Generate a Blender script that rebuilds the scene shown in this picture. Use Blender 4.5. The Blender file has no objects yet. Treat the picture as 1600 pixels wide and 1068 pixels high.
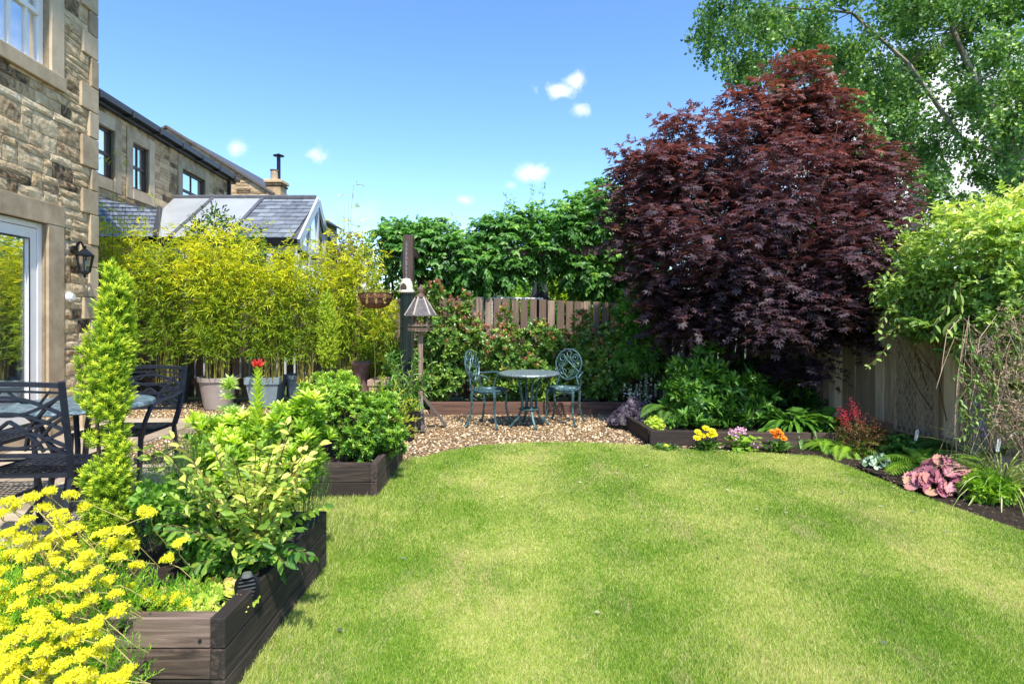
import bpy, math, random
import numpy as np
from mathutils import Vector, Matrix
S = bpy.context.scene
R = math.radians
PI = math.pi
# ------------------------------------------------------------ camera
F, CX, HY, H = 900.0, 800.0, 492.0, 1.3          # focal length and horizon of the photo, eye height
cam = bpy.data.objects.new('camera', bpy.data.cameras.new('camera'))
S.collection.objects.link(cam)
cam.location = (0, 0, H); cam.rotation_euler = (R(90), 0, 0)
cam.data.sensor_width = 36; cam.data.lens = 36 * F / 1600
cam.data.shift_y = -42 / 1600; cam.data.clip_end = 2000; cam.data.clip_start = 0.05
S.camera = cam
S.render.resolution_x, S.render.resolution_y = 1024, 683
S.view_settings.view_transform = 'Standard'; S.view_settings.look = 'None'
S.view_settings.exposure = 1.54; S.view_settings.gamma = 1
# ------------------------------------------------------------ sky, sun
SUN_AZ, SUN_EL = 20, 56                          # behind the camera, to the right
W = bpy.data.worlds.new('World'); S.world = W; W.use_nodes = True
def build_world():
    nt = W.node_tree; N = nt.nodes; L = nt.links; N.clear()
    out = N.new('ShaderNodeOutputWorld'); bg = N.new('ShaderNodeBackground')
    sky = N.new('ShaderNodeTexSky'); sky.sky_type = 'NISHITA'; sky.sun_disc = False
    sky.sun_elevation = R(SUN_EL); sky.sun_rotation = PI - R(SUN_AZ)
    sky.air_density = 1.0; sky.dust_density = 0.3; sky.ozone_density = 2.0
    tc = N.new('ShaderNodeTexCoord')
    noi = N.new('ShaderNodeTexNoise'); noi.inputs['Scale'].default_value = 27; noi.inputs['Detail'].default_value = 10; noi.inputs['Distortion'].default_value = .5
    noi.inputs['Roughness'].default_value = 0.6
    L.new(tc.outputs['Generated'], noi.inputs['Vector'])
    def math_(op, a, b=None, c=None):
        m = N.new('ShaderNodeMath'); m.operation = op
        for i, x in enumerate((a, b, c)):
            if x is None: continue
            if isinstance(x, (int, float)): m.inputs[i].default_value = x
            else: L.new(x, m.inputs[i])
        return m.outputs[0]
    def vec(op, a, b):
        m = N.new('ShaderNodeVectorMath'); m.operation = op
        for i, x in enumerate((a, b)):
            if x is None: continue
            if isinstance(x, tuple): m.inputs[i].default_value = x
            else: L.new(x, m.inputs[i])
        return m
    total = None
    # a cloud: photo direction, angular half width and half height
    clouds = [(872, 142, 36, 15, .85), (900, 126, 24, 17, .9), (913, 170, 24, 13, .7), (835, 270, 32, 17, .75), (800, 290, 14, 8, .35), (371, 232, 20, 13, .55),
              (497, 242, 19, 16, .55), (728, 313, 15, 9, .5), (700, 372, 60, 30, .5), (1480, 260, 360, 240, 1.0), (560, 330, 60, 20, .15)]
    for (u, v, a, b, k) in clouds:
        d = Vector(((u - CX) / F, 1, (HY - v) / F)); l = d.length; d.normalize()
        diff = vec('SUBTRACT', tc.outputs['Generated'], tuple(d))
        sc = vec('MULTIPLY', diff.outputs[0], (F * l / a, F * l / b, F * l / b))
        ln = vec('LENGTH', sc.outputs[0], None)
        base = math_('MULTIPLY', math_('SUBTRACT', 1.0, ln.outputs['Value']), 1.0 if a < 100 else 2.2)                       # 1 in the middle, 0 at the rim
        w = math_('MULTIPLY', math_('SUBTRACT', noi.outputs['Fac'], 0.5), 3.6 if a < 100 else 1.2)
        m = math_('MULTIPLY', math_('SMOOTH_MIN', math_('MAXIMUM', math_('ADD', base, w), 0.0), 1.0, 0.2), k)
        fall = math_('MULTIPLY', math_('MINIMUM', math_('MAXIMUM', math_('SUBTRACT', 1.5, ln.outputs['Value']), 0.0), 1.0), m)
        total = fall if total is None else math_('MAXIMUM', total, fall)
    mix = N.new('ShaderNodeMix'); mix.data_type = 'RGBA'
    L.new(total, mix.inputs['Factor']); 
    hs = N.new('ShaderNodeHueSaturation'); hs.inputs['Saturation'].default_value = 1.14; hs.inputs['Value'].default_value = .77
    L.new(sky.outputs[0], hs.inputs['Color']); mulc = N.new('ShaderNodeMix'); mulc.data_type = 'RGBA'; mulc.blend_type = 'MULTIPLY'; mulc.inputs['Factor'].default_value = 1; mulc.inputs['B'].default_value = (.78, .84, .9, 1); L.new(hs.outputs[0], mulc.inputs['A']); L.new(mulc.outputs['Result'], mix.inputs['A'])
    mix.inputs['B'].default_value = (3.2, 3.3, 3.5, 1)
    L.new(mix.outputs['Result'], bg.inputs['Color']); bg.inputs['Strength'].default_value = 0.15
    L.new(bg.outputs[0], out.inputs['Surface'])
build_world()
sl = bpy.data.lights.new('sun', 'SUN'); sl.energy = 2.45; sl.angle = R(1.2); sl.color = (1, .94, .82)
sun = bpy.data.objects.new('sun', sl); S.collection.objects.link(sun)
sd = Vector((math.sin(R(SUN_AZ)) * math.cos(R(SUN_EL)), -math.cos(R(SUN_AZ)) * math.cos(R(SUN_EL)), math.sin(R(SUN_EL))))
sun.rotation_euler = sd.to_track_quat('Z', 'Y').to_euler()

# ------------------------------------------------------------ helpers
rng = np.random.default_rng(7); random.seed(7)
rr = random.uniform
def P(u, v, Y): return Vector(((u - CX) / F * Y, Y, H - (v - HY) / F * Y))
def G(u, v, z=0.0):
    Y = F * (H - z) / (v - HY); return Vector(((u - CX) / F * Y, Y, z))
def tag(o, label=None, cat=None, group=None, kind=None):
    for k, x in (('label', label), ('category', cat), ('group', group), ('kind', kind)):
        if x: o[k] = x
    return o
def thing(name, label, cat, loc=(0, 0, 0), rz=0, group=None):
    o = bpy.data.objects.new(name, None); S.collection.objects.link(o)
    o.empty_display_size = .1
    o.location = loc; o.rotation_euler = (0, 0, rz); return tag(o, label, cat, group)
def origin_of(o):
    v = Vector((0, 0, 0))
    while o is not None: v += Vector(o.location); o = o.parent
    return v
def link(name, me, mat, parent=None, loc=None, local=False, bevel=0, smooth=False):
    """verts are world coordinates unless local; the object sits at its parent's origin (or at loc)"""
    ob = bpy.data.objects.new(name, me); S.collection.objects.link(ob)
    if mat: me.materials.append(mat)
    if smooth: me.polygons.foreach_set('use_smooth', np.ones(len(me.polygons), bool))
    if parent is not None:
        ob.parent = parent
        if not local: me.transform(Matrix.Translation(-origin_of(parent)))
    elif loc is not None:
        ob.location = loc
        if not local: me.transform(Matrix.Translation(-Vector(loc)))
    if bevel:
        b = ob.modifiers.new('bevel', 'BEVEL'); b.width = bevel; b.segments = 2; b.limit_method = 'ANGLE'
    return ob
class MB:
    def __init__(s): s.v = []; s.f = []; s.r = []
    def add(s, vs, fs, r=None):
        n = len(s.v); s.v += [tuple(x) for x in vs]; s.f += [tuple(i + n for i in f) for f in fs]
        s.r += [rr(0, 1) if r is None else r] * len(vs); return s
    def box(s, c, d, rot=None, r=None):
        c = Vector(c); x, y, z = d[0] / 2, d[1] / 2, d[2] / 2
        vs = [Vector(p) for p in ((-x, -y, -z), (x, -y, -z), (x, y, -z), (-x, y, -z), (-x, -y, z), (x, -y, z), (x, y, z), (-x, y, z))]
        if rot is not None:
            if not isinstance(rot, Matrix): rot = Matrix.Rotation(rot, 3, 'Z')
            vs = [rot @ p for p in vs]
        return s.add([c + p for p in vs], [(0, 3, 2, 1), (4, 5, 6, 7), (0, 1, 5, 4), (1, 2, 6, 5), (2, 3, 7, 6), (3, 0, 4, 7)], r)
    def bx(s, x0, x1, y0, y1, z0, z1, r=None): return s.box(((x0 + x1) / 2, (y0 + y1) / 2, (z0 + z1) / 2), (abs(x1 - x0), abs(y1 - y0), abs(z1 - z0)), None, r)
    def beam(s, p, q, w, h, up=(0, 0, 1), r=None):
        p = Vector(p); q = Vector(q); d = (q - p); L = d.length; d.normalize(); u = Vector(up)
        sd_ = d.cross(u)
        if sd_.length < 1e-4: sd_ = d.cross(Vector((0, 1, 0)))
        sd_.normalize(); u2 = sd_.cross(d)
        return s.box((p + q) / 2, (L, w, h), Matrix((d, sd_, u2)).transposed(), r)
    def tube(s, pts, rad, n=6, closed=False, r=None, flat=1.0, cap=True):
        pts = [Vector(p) for p in pts]; m = len(pts)
        if not hasattr(rad, '__len__'): rad = [rad] * m
        vs = []; prev = None
        for i in range(m):
            if closed: t = pts[(i + 1) % m] - pts[i - 1]
            else: t = pts[min(i + 1, m - 1)] - pts[max(i - 1, 0)]
            if t.length < 1e-9: t = Vector((0, 0, 1))
            t.normalize()
            if prev is None:
                a = t.cross(Vector((0, 0, 1)))
                if a.length < .05: a = t.cross(Vector((0, 1, 0)))
            else: a = prev - t * prev.dot(t)
            a.normalize(); prev = a; b = t.cross(a)
            for k in range(n):
                an = 2 * PI * (k + .5) / n; vs.append(pts[i] + (a * math.cos(an) + b * math.sin(an) * flat) * rad[i])
        fs = []
        for i in range(m if closed else m - 1):
            j = (i + 1) % m
            for k in range(n):
                l = (k + 1) % n; fs.append((i * n + k, i * n + l, j * n + l, j * n + k))
        if not closed and cap: fs += [tuple(range(n - 1, -1, -1)), tuple((m - 1) * n + k for k in range(n))]
        return s.add(vs, fs, r)
    def lathe(s, prof, c=(0, 0, 0), n=24, r=None, sq=False):
        c = Vector(c); vs = []
        if sq: n = 4
        for (ra, z) in prof:
            for k in range(n):
                an = 2 * PI * (k + (.5 if sq else 0)) / n; q = ra * (1.4142 if sq else 1)
                vs.append(c + Vector((math.cos(an) * q, math.sin(an) * q, z)))
        fs = []
        for i in range(len(prof) - 1):
            for k in range(n):
                l = (k + 1) % n; fs.append((i * n + k, i * n + l, (i + 1) * n + l, (i + 1) * n + k))
        return s.add(vs, fs, r)
    def poly(s, vs, r=None): return s.add(vs, [tuple(range(len(vs)))], r)
    def prism(s, pts, d, r=None):
        """pts: planar polygon, d: extrusion vector"""
        n = len(pts); pts = [Vector(p) for p in pts]; d = Vector(d)
        return s.add(pts + [p + d for p in pts], [tuple(range(n - 1, -1, -1)), tuple(range(n, 2 * n))] + [(i, (i + 1) % n, (i + 1) % n + n, i + n) for i in range(n)], r)
    def build(s, name, mat, parent=None, loc=None, local=False, bevel=0, smooth=False):
        me = bpy.data.meshes.new(name); me.from_pydata(s.v, [], s.f); me.update()
        a = me.attributes.new('rnd', 'FLOAT', 'POINT'); a.data.foreach_set('value', np.array(s.r, np.float32))
        import bmesh
        bm = bmesh.new(); bm.from_mesh(me); bmesh.ops.recalc_face_normals(bm, faces=bm.faces); bm.to_mesh(me); bm.free()
        return link(name, me, mat, parent, loc, local, bevel, smooth)
def nrmz(a): return a / np.maximum(np.linalg.norm(a, axis=-1, keepdims=True), 1e-9)
def runit(n): return nrmz(rng.normal(size=(n, 3)))
# leaf templates: x along the leaf, y across, z normal
T_LANCE = ([(0, 0, 0), (.42, -.5, .07), (1, 0, -.12), (.42, .5, .07)], [(0, 1, 2), (0, 2, 3)])
T_OVAL = ([(0, 0, 0), (.28, -.42, .06), (.68, -.42, .04), (1, 0, -.1), (.68, .42, .04), (.28, .42, .06)], [(0, 1, 2, 3), (0, 3, 4, 5)])
T_NEEDLE = ([(0, -.5, 0), (.8, -.4, 0), (1, 0, 0), (.8, .4, 0), (0, .5, 0)], [(0, 1, 2, 3, 4)])
T_BLADE = ([(0, -.5, 0), (.5, -.42, .03), (1, 0, .0), (.5, .42, .03), (0, .5, 0)], [(0, 1, 3, 4), (1, 2, 3)])
def _palm(n=5, spread=75, wid=.13, back=.75):
    vs = []; fs = []
    for i in range(n):
        a = R(-spread + 2 * spread * i / (n - 1)); l = 1 - (1 - back) * abs(a) / R(spread)
        c, s_ = math.cos(a), math.sin(a); k = len(vs)
        for (x, y, z) in ((0.02, 0, 0), (.5 * l, -wid, .03), (l, 0, -.12), (.5 * l, wid, .03)):
            vs.append((x * c - y * s_, x * s_ + y * c, z))
        fs.append((k, k + 1, k + 2, k + 3))
    return (vs, fs)
T_ACER = _palm()
T_ACER3 = _palm(3, 50, .17, .8)
def _round(n=11, lobe=.12, ruff=.09):
    vs = [(.45, 0, -.05)]
    for i in range(n * 2):
        a = 2 * PI * i / (n * 2); q = .5 * (1 + (lobe if i % 2 else -lobe)); 
        if i == n: q = .1
        vs.append((.5 + q * math.cos(a), q * math.sin(a), ruff * (1 if i % 2 else -.6)))
    return (vs, [(0, 1 + i, 1 + (i + 1) % (n * 2)) for i in range(n * 2)])
T_ROUND = _round()
T_SMALLROUND = _round(4, .1, .05)
class LM:
    """a cloud of leaf polygons built with numpy into ONE mesh"""
    def __init__(s): s.V = []; s.LI = []; s.LS = []; s.LT = []; s.Rn = []; s.nv = 0; s.nl = 0
    def add(s, tmpl, pos, d, nr, L, Wd, rnd=None):
        pos = np.asarray(pos, float).reshape(-1, 3); N = len(pos)
        if N == 0: return s
        L = np.broadcast_to(np.asarray(L, float), (N,)); Wd = np.broadcast_to(np.asarray(Wd, float), (N,))
        x = nrmz(np.asarray(d, float)); z = np.asarray(nr, float); z = z - x * (z * x).sum(1, keepdims=True)
        z = nrmz(z); y = np.cross(z, x)
        tv = np.array(tmpl[0], float); m = len(tv)
        V = pos[:, None, :] + x[:, None, :] * (tv[None, :, 0:1] * L[:, None, None]) + y[:, None, :] * (tv[None, :, 1:2] * Wd[:, None, None]) + z[:, None, :] * (tv[None, :, 2:3] * L[:, None, None])
        s.V.append(V.reshape(-1, 3).astype(np.float32))
        off = s.nv + np.arange(N) * m
        fl = np.concatenate([np.array(f) for f in tmpl[1]]); sizes = np.array([len(f) for f in tmpl[1]]); nl = len(fl)
        s.LI.append((off[:, None] + fl[None, :]).ravel())
        st = np.concatenate([[0], np.cumsum(sizes)[:-1]])
        s.LS.append((s.nl + np.arange(N)[:, None] * nl + st[None, :]).ravel()); s.LT.append(np.tile(sizes, N))
        rnd = rng.random(N) if rnd is None else np.broadcast_to(np.asarray(rnd, float), (N,))
        s.Rn.append(np.repeat(np.clip(rnd, 0, 1), m).astype(np.float32))
        s.nv += N * m; s.nl += N * nl; return s
    def build(s, name, mat, parent=None, loc=None, local=False):
        me = bpy.data.meshes.new(name)
        V = np.concatenate(s.V); LI = np.concatenate(s.LI).astype(np.int32); LS = np.concatenate(s.LS).astype(np.int32); LT = np.concatenate(s.LT).astype(np.int32)
        me.vertices.add(len(V)); me.vertices.foreach_set('co', V.ravel())
        me.loops.add(len(LI)); me.loops.foreach_set('vertex_index', LI)
        me.polygons.add(len(LS)); me.polygons.foreach_set('loop_start', LS)
        try: me.polygons.foreach_set('loop_total', LT)
        except Exception: pass
        me.update(calc_edges=True)
        a = me.attributes.new('rnd', 'FLOAT', 'POINT'); a.data.foreach_set('value', np.concatenate(s.Rn))
        return link(name, me, mat, parent, loc, local)
def in_blobs(blobs, n, shell=.4, wp=2.0):
    """n points in a union of ellipsoids (x,y,z,rx,ry,rz), near their skins; returns points and outward directions"""
    B = np.array(blobs, float); w = (B[:, 3] * B[:, 4] * B[:, 5]) ** (wp / 3); w /= w.sum()
    k = rng.choice(len(B), n, p=w); d = runit(n); q = rng.random((n, 1)) ** shell
    return B[k, :3] + d * B[k, 3:6] * q, d
def lumps(blobs, per=6, size=.45, jit=.8):
    """break each ellipsoid up into smaller uneven lumps round its skin"""
    out = []
    for b in blobs:
        b = tuple(b); out.append((b[0], b[1], b[2], b[3] * .75, b[4] * .75, b[5] * .75))
        for i in range(per):
            d = runit(1)[0] * jit; q = size * rr(.6, 1.3)
            out.append((b[0] + d[0] * b[3], b[1] + d[1] * b[4], b[2] + d[2] * b[5], b[3] * q, b[4] * q, b[5] * q))
    return out
def B(u, v, Y, rx, rz=None, ry=None):
    """blob from a photo place, its distance and its radii in photo pixels"""
    p = P(u, v, Y); k = Y / F; rz = rx if rz is None else rz; ry = (rx + rz) / 2 if ry is None else ry
    return (p.x, p.y, p.z, rx * k, ry * k, rz * k)
def sprays(lm, tmpl, o, d, tl, k, L, Wd, a=.6, b=.8, up=0.0, nup=.7, rnd=None, rj=.15, droop=0.0):
    """k leaves along each twig that starts at o and goes along d"""
    o = np.asarray(o); n = len(o); d = nrmz(d)
    tl = np.broadcast_to(np.asarray(tl, float), (n,))
    base = rng.random(n) if rnd is None else np.broadcast_to(np.asarray(rnd, float), (n,))
    for j in range(k):
        t = (j + rng.random(n) * .8) / k
        pos = o + d * (t * tl)[:, None] + np.array([0, 0, -1.]) * (droop * tl * t * t)[:, None]
        ld = nrmz(d * a + runit(n) * b + np.array([0, 0, up]))
        nr = nrmz(runit(n) * (1 - nup) + np.array([0, 0, nup]))
        lm.add(tmpl, pos, ld, nr, L * rng.uniform(.65, 1.2, n), Wd * rng.uniform(.7, 1.15, n), base + rng.normal(0, rj, n))
def rosettes(lm, tmpl, o, d, k, L, Wd, rnd=None, open_=.75, rj=.1):
    """whorls of k leaves at the shoot tips"""
    o = np.asarray(o); n = len(o); d = nrmz(d); ref = runit(n); x = nrmz(np.cross(d, ref)); y = np.cross(d, x)
    base = rng.random(n) if rnd is None else np.broadcast_to(np.asarray(rnd, float), (n,))
    for j in range(k):
        a = 2.4 * j + rng.normal(0, .2, n); q = open_ * (1.25 - .75 * j / k)
        side = x * np.cos(a)[:, None] + y * np.sin(a)[:, None]
        ld = nrmz(side * q + d * (1.05 - q * .45)); nr = nrmz(d - side * .5)
        pos = o + d * (L * .35 * j / k) - d * L * .2
        lm.add(tmpl, pos, ld, nr, L * rng.uniform(.75, 1.1, n) * (1.05 - .3 * j / k), Wd, base + rng.normal(0, rj, n) + .12 * j / k)

# ------------------------------------------------------------ materials
MATS = {}
def newmat(name):
    m = bpy.data.materials.new(name); m.use_nodes = True; nt = m.node_tree; nt.nodes.clear()
    return m, nt, nt.nodes, nt.links
def ramp(N, stops):
    r = N.new('ShaderNodeValToRGB'); e = r.color_ramp.elements
    while len(e) > 1: e.remove(e[-1])
    e[0].position = stops[0][0]; e[0].color = (*stops[0][1], 1)
    for p, c in stops[1:]:
        x = e.new(p); x.color = (*c, 1)
    return r
def leafmat(name, stops, trans=.35, rough=.5, tint=(1.25, 1.2, .55), spec=.35):
    if name in MATS: return MATS[name]
    m, nt, N, L = newmat(name)
    out = N.new('ShaderNodeOutputMaterial'); at = N.new('ShaderNodeAttribute'); at.attribute_name = 'rnd'
    stops = [(p, tuple(min(.92, c * 1.25 + .004) for c in q)) for p, q in stops]
    r = ramp(N, stops); L.new(at.outputs['Fac'], r.inputs['Fac'])
    pb = N.new('ShaderNodeBsdfPrincipled'); pb.inputs['Roughness'].default_value = rough; pb.inputs['Specular IOR Level'].default_value = spec
    L.new(r.outputs[0], pb.inputs['Base Color'])
    tr = N.new('ShaderNodeBsdfTranslucent'); mu = N.new('ShaderNodeMix'); mu.data_type = 'RGBA'; mu.blend_type = 'MULTIPLY'
    mu.inputs['Factor'].default_value = 1; L.new(r.outputs[0], mu.inputs['A']); mu.inputs['B'].default_value = (*[min(t, 4) for t in tint], 1)
    L.new(mu.outputs['Result'], tr.inputs['Color'])
    mx = N.new('ShaderNodeMixShader'); mx.inputs[0].default_value = trans
    L.new(pb.outputs[0], mx.inputs[1]); L.new(tr.outputs[0], mx.inputs[2]); L.new(mx.outputs[0], out.inputs['Surface'])
    MATS[name] = m; return m
def surf(name, stops, scale=6, detail=6, rough=.8, bump=.3, bdist=.01, stretch=(1, 1, 1), attr=0.0, metal=0.0, spec=.4, bscale=None, coords='Object', rvar=0.0, dist=0.0):
    """noise-coloured solid; attr mixes in the per-piece random value"""
    if name in MATS: return MATS[name]
    m, nt, N, L = newmat(name)
    out = N.new('ShaderNodeOutputMaterial'); tc = N.new('ShaderNodeTexCoord'); mp = N.new('ShaderNodeMapping')
    mp.inputs['Scale'].default_value = stretch; L.new(tc.outputs[coords], mp.inputs['Vector'])
    n1 = N.new('ShaderNodeTexNoise'); n1.inputs['Scale'].default_value = scale; n1.inputs['Detail'].default_value = detail
    n1.inputs['Roughness'].default_value = .62; n1.inputs['Distortion'].default_value = dist
    L.new(mp.outputs[0], n1.inputs['Vector'])
    fac = n1.outputs['Fac']
    if attr:
        at = N.new('ShaderNodeAttribute'); at.attribute_name = 'rnd'
        mm = N.new('ShaderNodeMath'); mm.operation = 'MULTIPLY_ADD'; L.new(at.outputs['Fac'], mm.inputs[0]); mm.inputs[1].default_value = attr
        m2 = N.new('ShaderNodeMath'); m2.operation = 'MULTIPLY_ADD'; L.new(n1.outputs['Fac'], m2.inputs[0]); m2.inputs[1].default_value = 1.0; m2.inputs[2].default_value = -.5 * attr
        L.new(m2.outputs[0], mm.inputs[2]); fac = mm.outputs[0]
    r = ramp(N, stops); L.new(fac, r.inputs['Fac'])
    pb = N.new('ShaderNodeBsdfPrincipled'); pb.inputs['Roughness'].default_value = rough; pb.inputs['Metallic'].default_value = metal
    pb.inputs['Specular IOR Level'].default_value = spec; L.new(r.outputs[0], pb.inputs['Base Color'])
    if rvar:
        ra = N.new('ShaderNodeMath'); ra.operation = 'MULTIPLY_ADD'; L.new(n1.outputs['Fac'], ra.inputs[0]); ra.inputs[1].default_value = rvar; ra.inputs[2].default_value = rough - rvar / 2
        L.new(ra.outputs[0], pb.inputs['Roughness'])
    if bump:
        n2 = N.new('ShaderNodeTexNoise'); n2.inputs['Scale'].default_value = bscale or scale * 4; n2.inputs['Detail'].default_value = 5
        L.new(mp.outputs[0], n2.inputs['Vector'])
        bp = N.new('ShaderNodeBump'); bp.inputs['Strength'].default_value = bump; bp.inputs['Distance'].default_value = bdist
        L.new(n2.outputs['Fac'], bp.inputs['Height']); L.new(bp.outputs[0], pb.inputs['Normal'])
    L.new(pb.outputs[0], out.inputs['Surface']); MATS[name] = m; return m
def c3(c, k): return tuple(min(1, x * k) for x in c)
def plain(name, c, rough=.6, metal=0, var=.2, scale=8, bump=.1): return surf(name, [(.3, c3(c, 1 - var)), (.7, c3(c, 1 + var))], scale, 4, rough, bump, .003, metal=metal, rvar=.15)
def glassmat(name, fac=.3, tint=(1, 1, 1)):
    if name in MATS: return MATS[name]
    m, nt, N, L = newmat(name); out = N.new('ShaderNodeOutputMaterial')
    t = N.new('ShaderNodeBsdfTransparent'); t.inputs['Color'].default_value = (*tint, 1); g = N.new('ShaderNodeBsdfGlossy'); g.inputs['Roughness'].default_value = .02
    g.inputs['Color'].default_value = (.95, .97, 1, 1)
    lw = N.new('ShaderNodeLayerWeight'); lw.inputs['Blend'].default_value = .35
    mm = N.new('ShaderNodeMath'); mm.operation = 'MULTIPLY_ADD'; mm.use_clamp = True; L.new(lw.outputs['Facing'], mm.inputs[0]); mm.inputs[1].default_value = .7; mm.inputs[2].default_value = fac
    mx = N.new('ShaderNodeMixShader'); L.new(mm.outputs[0], mx.inputs[0]); L.new(t.outputs[0], mx.inputs[1]); L.new(g.outputs[0], mx.inputs[2])
    L.new(mx.outputs[0], out.inputs['Surface']); MATS[name] = m; return m
def wood(name, a, b, axis=0, rough=.75, attr=.35, bump=.5, sc=3):
    st = [14, 14, 14]; st[axis] = .8
    return surf(name, [(.28, a), (.5, c3(a, 1.3) if a[0] < b[0] else b), (.72, b)], sc, 8, rough, bump, .004, tuple(st), attr, dist=.6, bscale=sc * 2.5)
M_soil = surf('soil', [(.3, (.012, .008, .006)), (.55, (.045, .03, .02)), (.75, (.1, .07, .045))], 30, 8, .95, 1, .03)
M_bark = surf('bark', [(.3, (.03, .022, .017)), (.7, (.11, .085, .065))], 10, 8, .9, .8, .02, (3, 3, .6))
M_birch = surf('birch_bark', [(.3, (.05, .042, .035)), (.5, (.22, .19, .15)), (.75, (.4, .35, .29))], 3, 8, .75, .4, .01, (1, 1, 4))
M_stem = plain('green_stem', (.12, .17, .04)); M_brownstem = plain('brown_stem', (.12, .075, .045)); M_cane = plain('bamboo_cane', (.22, .2, .05), .4)
M_white = plain('white_paint', (.78, .78, .77), .35, 0, .03); M_darkframe = plain('dark_brown_frame', (.035, .02, .018), .4)
M_black = plain('black_metal', (.012, .013, .016), .35, .2, .2); M_iron = plain('navy_cast_metal', (.02, .025, .04), .42, .3, .25, 30, .2)
M_teal = surf('teal_patina_metal', [(.35, (.03, .07, .085)), (.55, (.075, .15, .165)), (.75, (.22, .3, .3))], 40, 6, .42, .3, .002, metal=.35)
M_glass = glassmat('glass'); M_glassdoor = glassmat('door_glass', .38)
# ------------------------------------------------------------ ground, lawn, gravel, paving
def sheet(name, pts, z, mat, thick=.02):
    mb = MB(); mb.prism([(x, y, z - thick) for x, y in pts], (0, 0, thick)); return tag(mb.build(name, mat), kind='structure')
M_ground = surf('far_ground', [(.3, (.03, .05, .015)), (.7, (.09, .13, .035))], .8, 8, .95, .4, .03)
mb = MB(); mb.add([(-400, -60, -.06), (400, -60, -.06), (400, 700, -.06), (-400, 700, -.06)], [(0, 1, 2, 3)])
tag(mb.build('ground', M_ground), kind='structure')
g = lambda u, v: tuple(G(u, v))[:2]
lawn_edge = [(-.99, 5.02), (-.9, 5.2), g(655, 716), g(700, 704), g(760, 695), g(830, 691), g(905, 691), g(1000, 696), g(1040, 700), g(1120, 705), g(1200, 708), g(1280, 713),
             g(1330, 730), g(1380, 750), g(1440, 775), g(1520, 803), g(1600, 830), (3.25, 2.9), (3.4, 2.2), (3.6, 1.2), (3.7, -2), (-1.9, -2), (-1.9, 1.93), (-.99, 1.93), (-.99, 2.95), (-1.6, 2.95), (-1.6, 4.1), (-.99, 4.1)]
def pin(poly, x, y):
    ins = np.zeros(len(x), bool); n = len(poly)
    for i in range(n):
        x0, y0 = poly[i]; x1, y1 = poly[(i + 1) % n]
        if y0 == y1: continue
        c = ((y0 > y) != (y1 > y)) & (x < (x1 - x0) * (y - y0) / (y1 - y0) + x0); ins ^= c
    return ins
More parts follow.
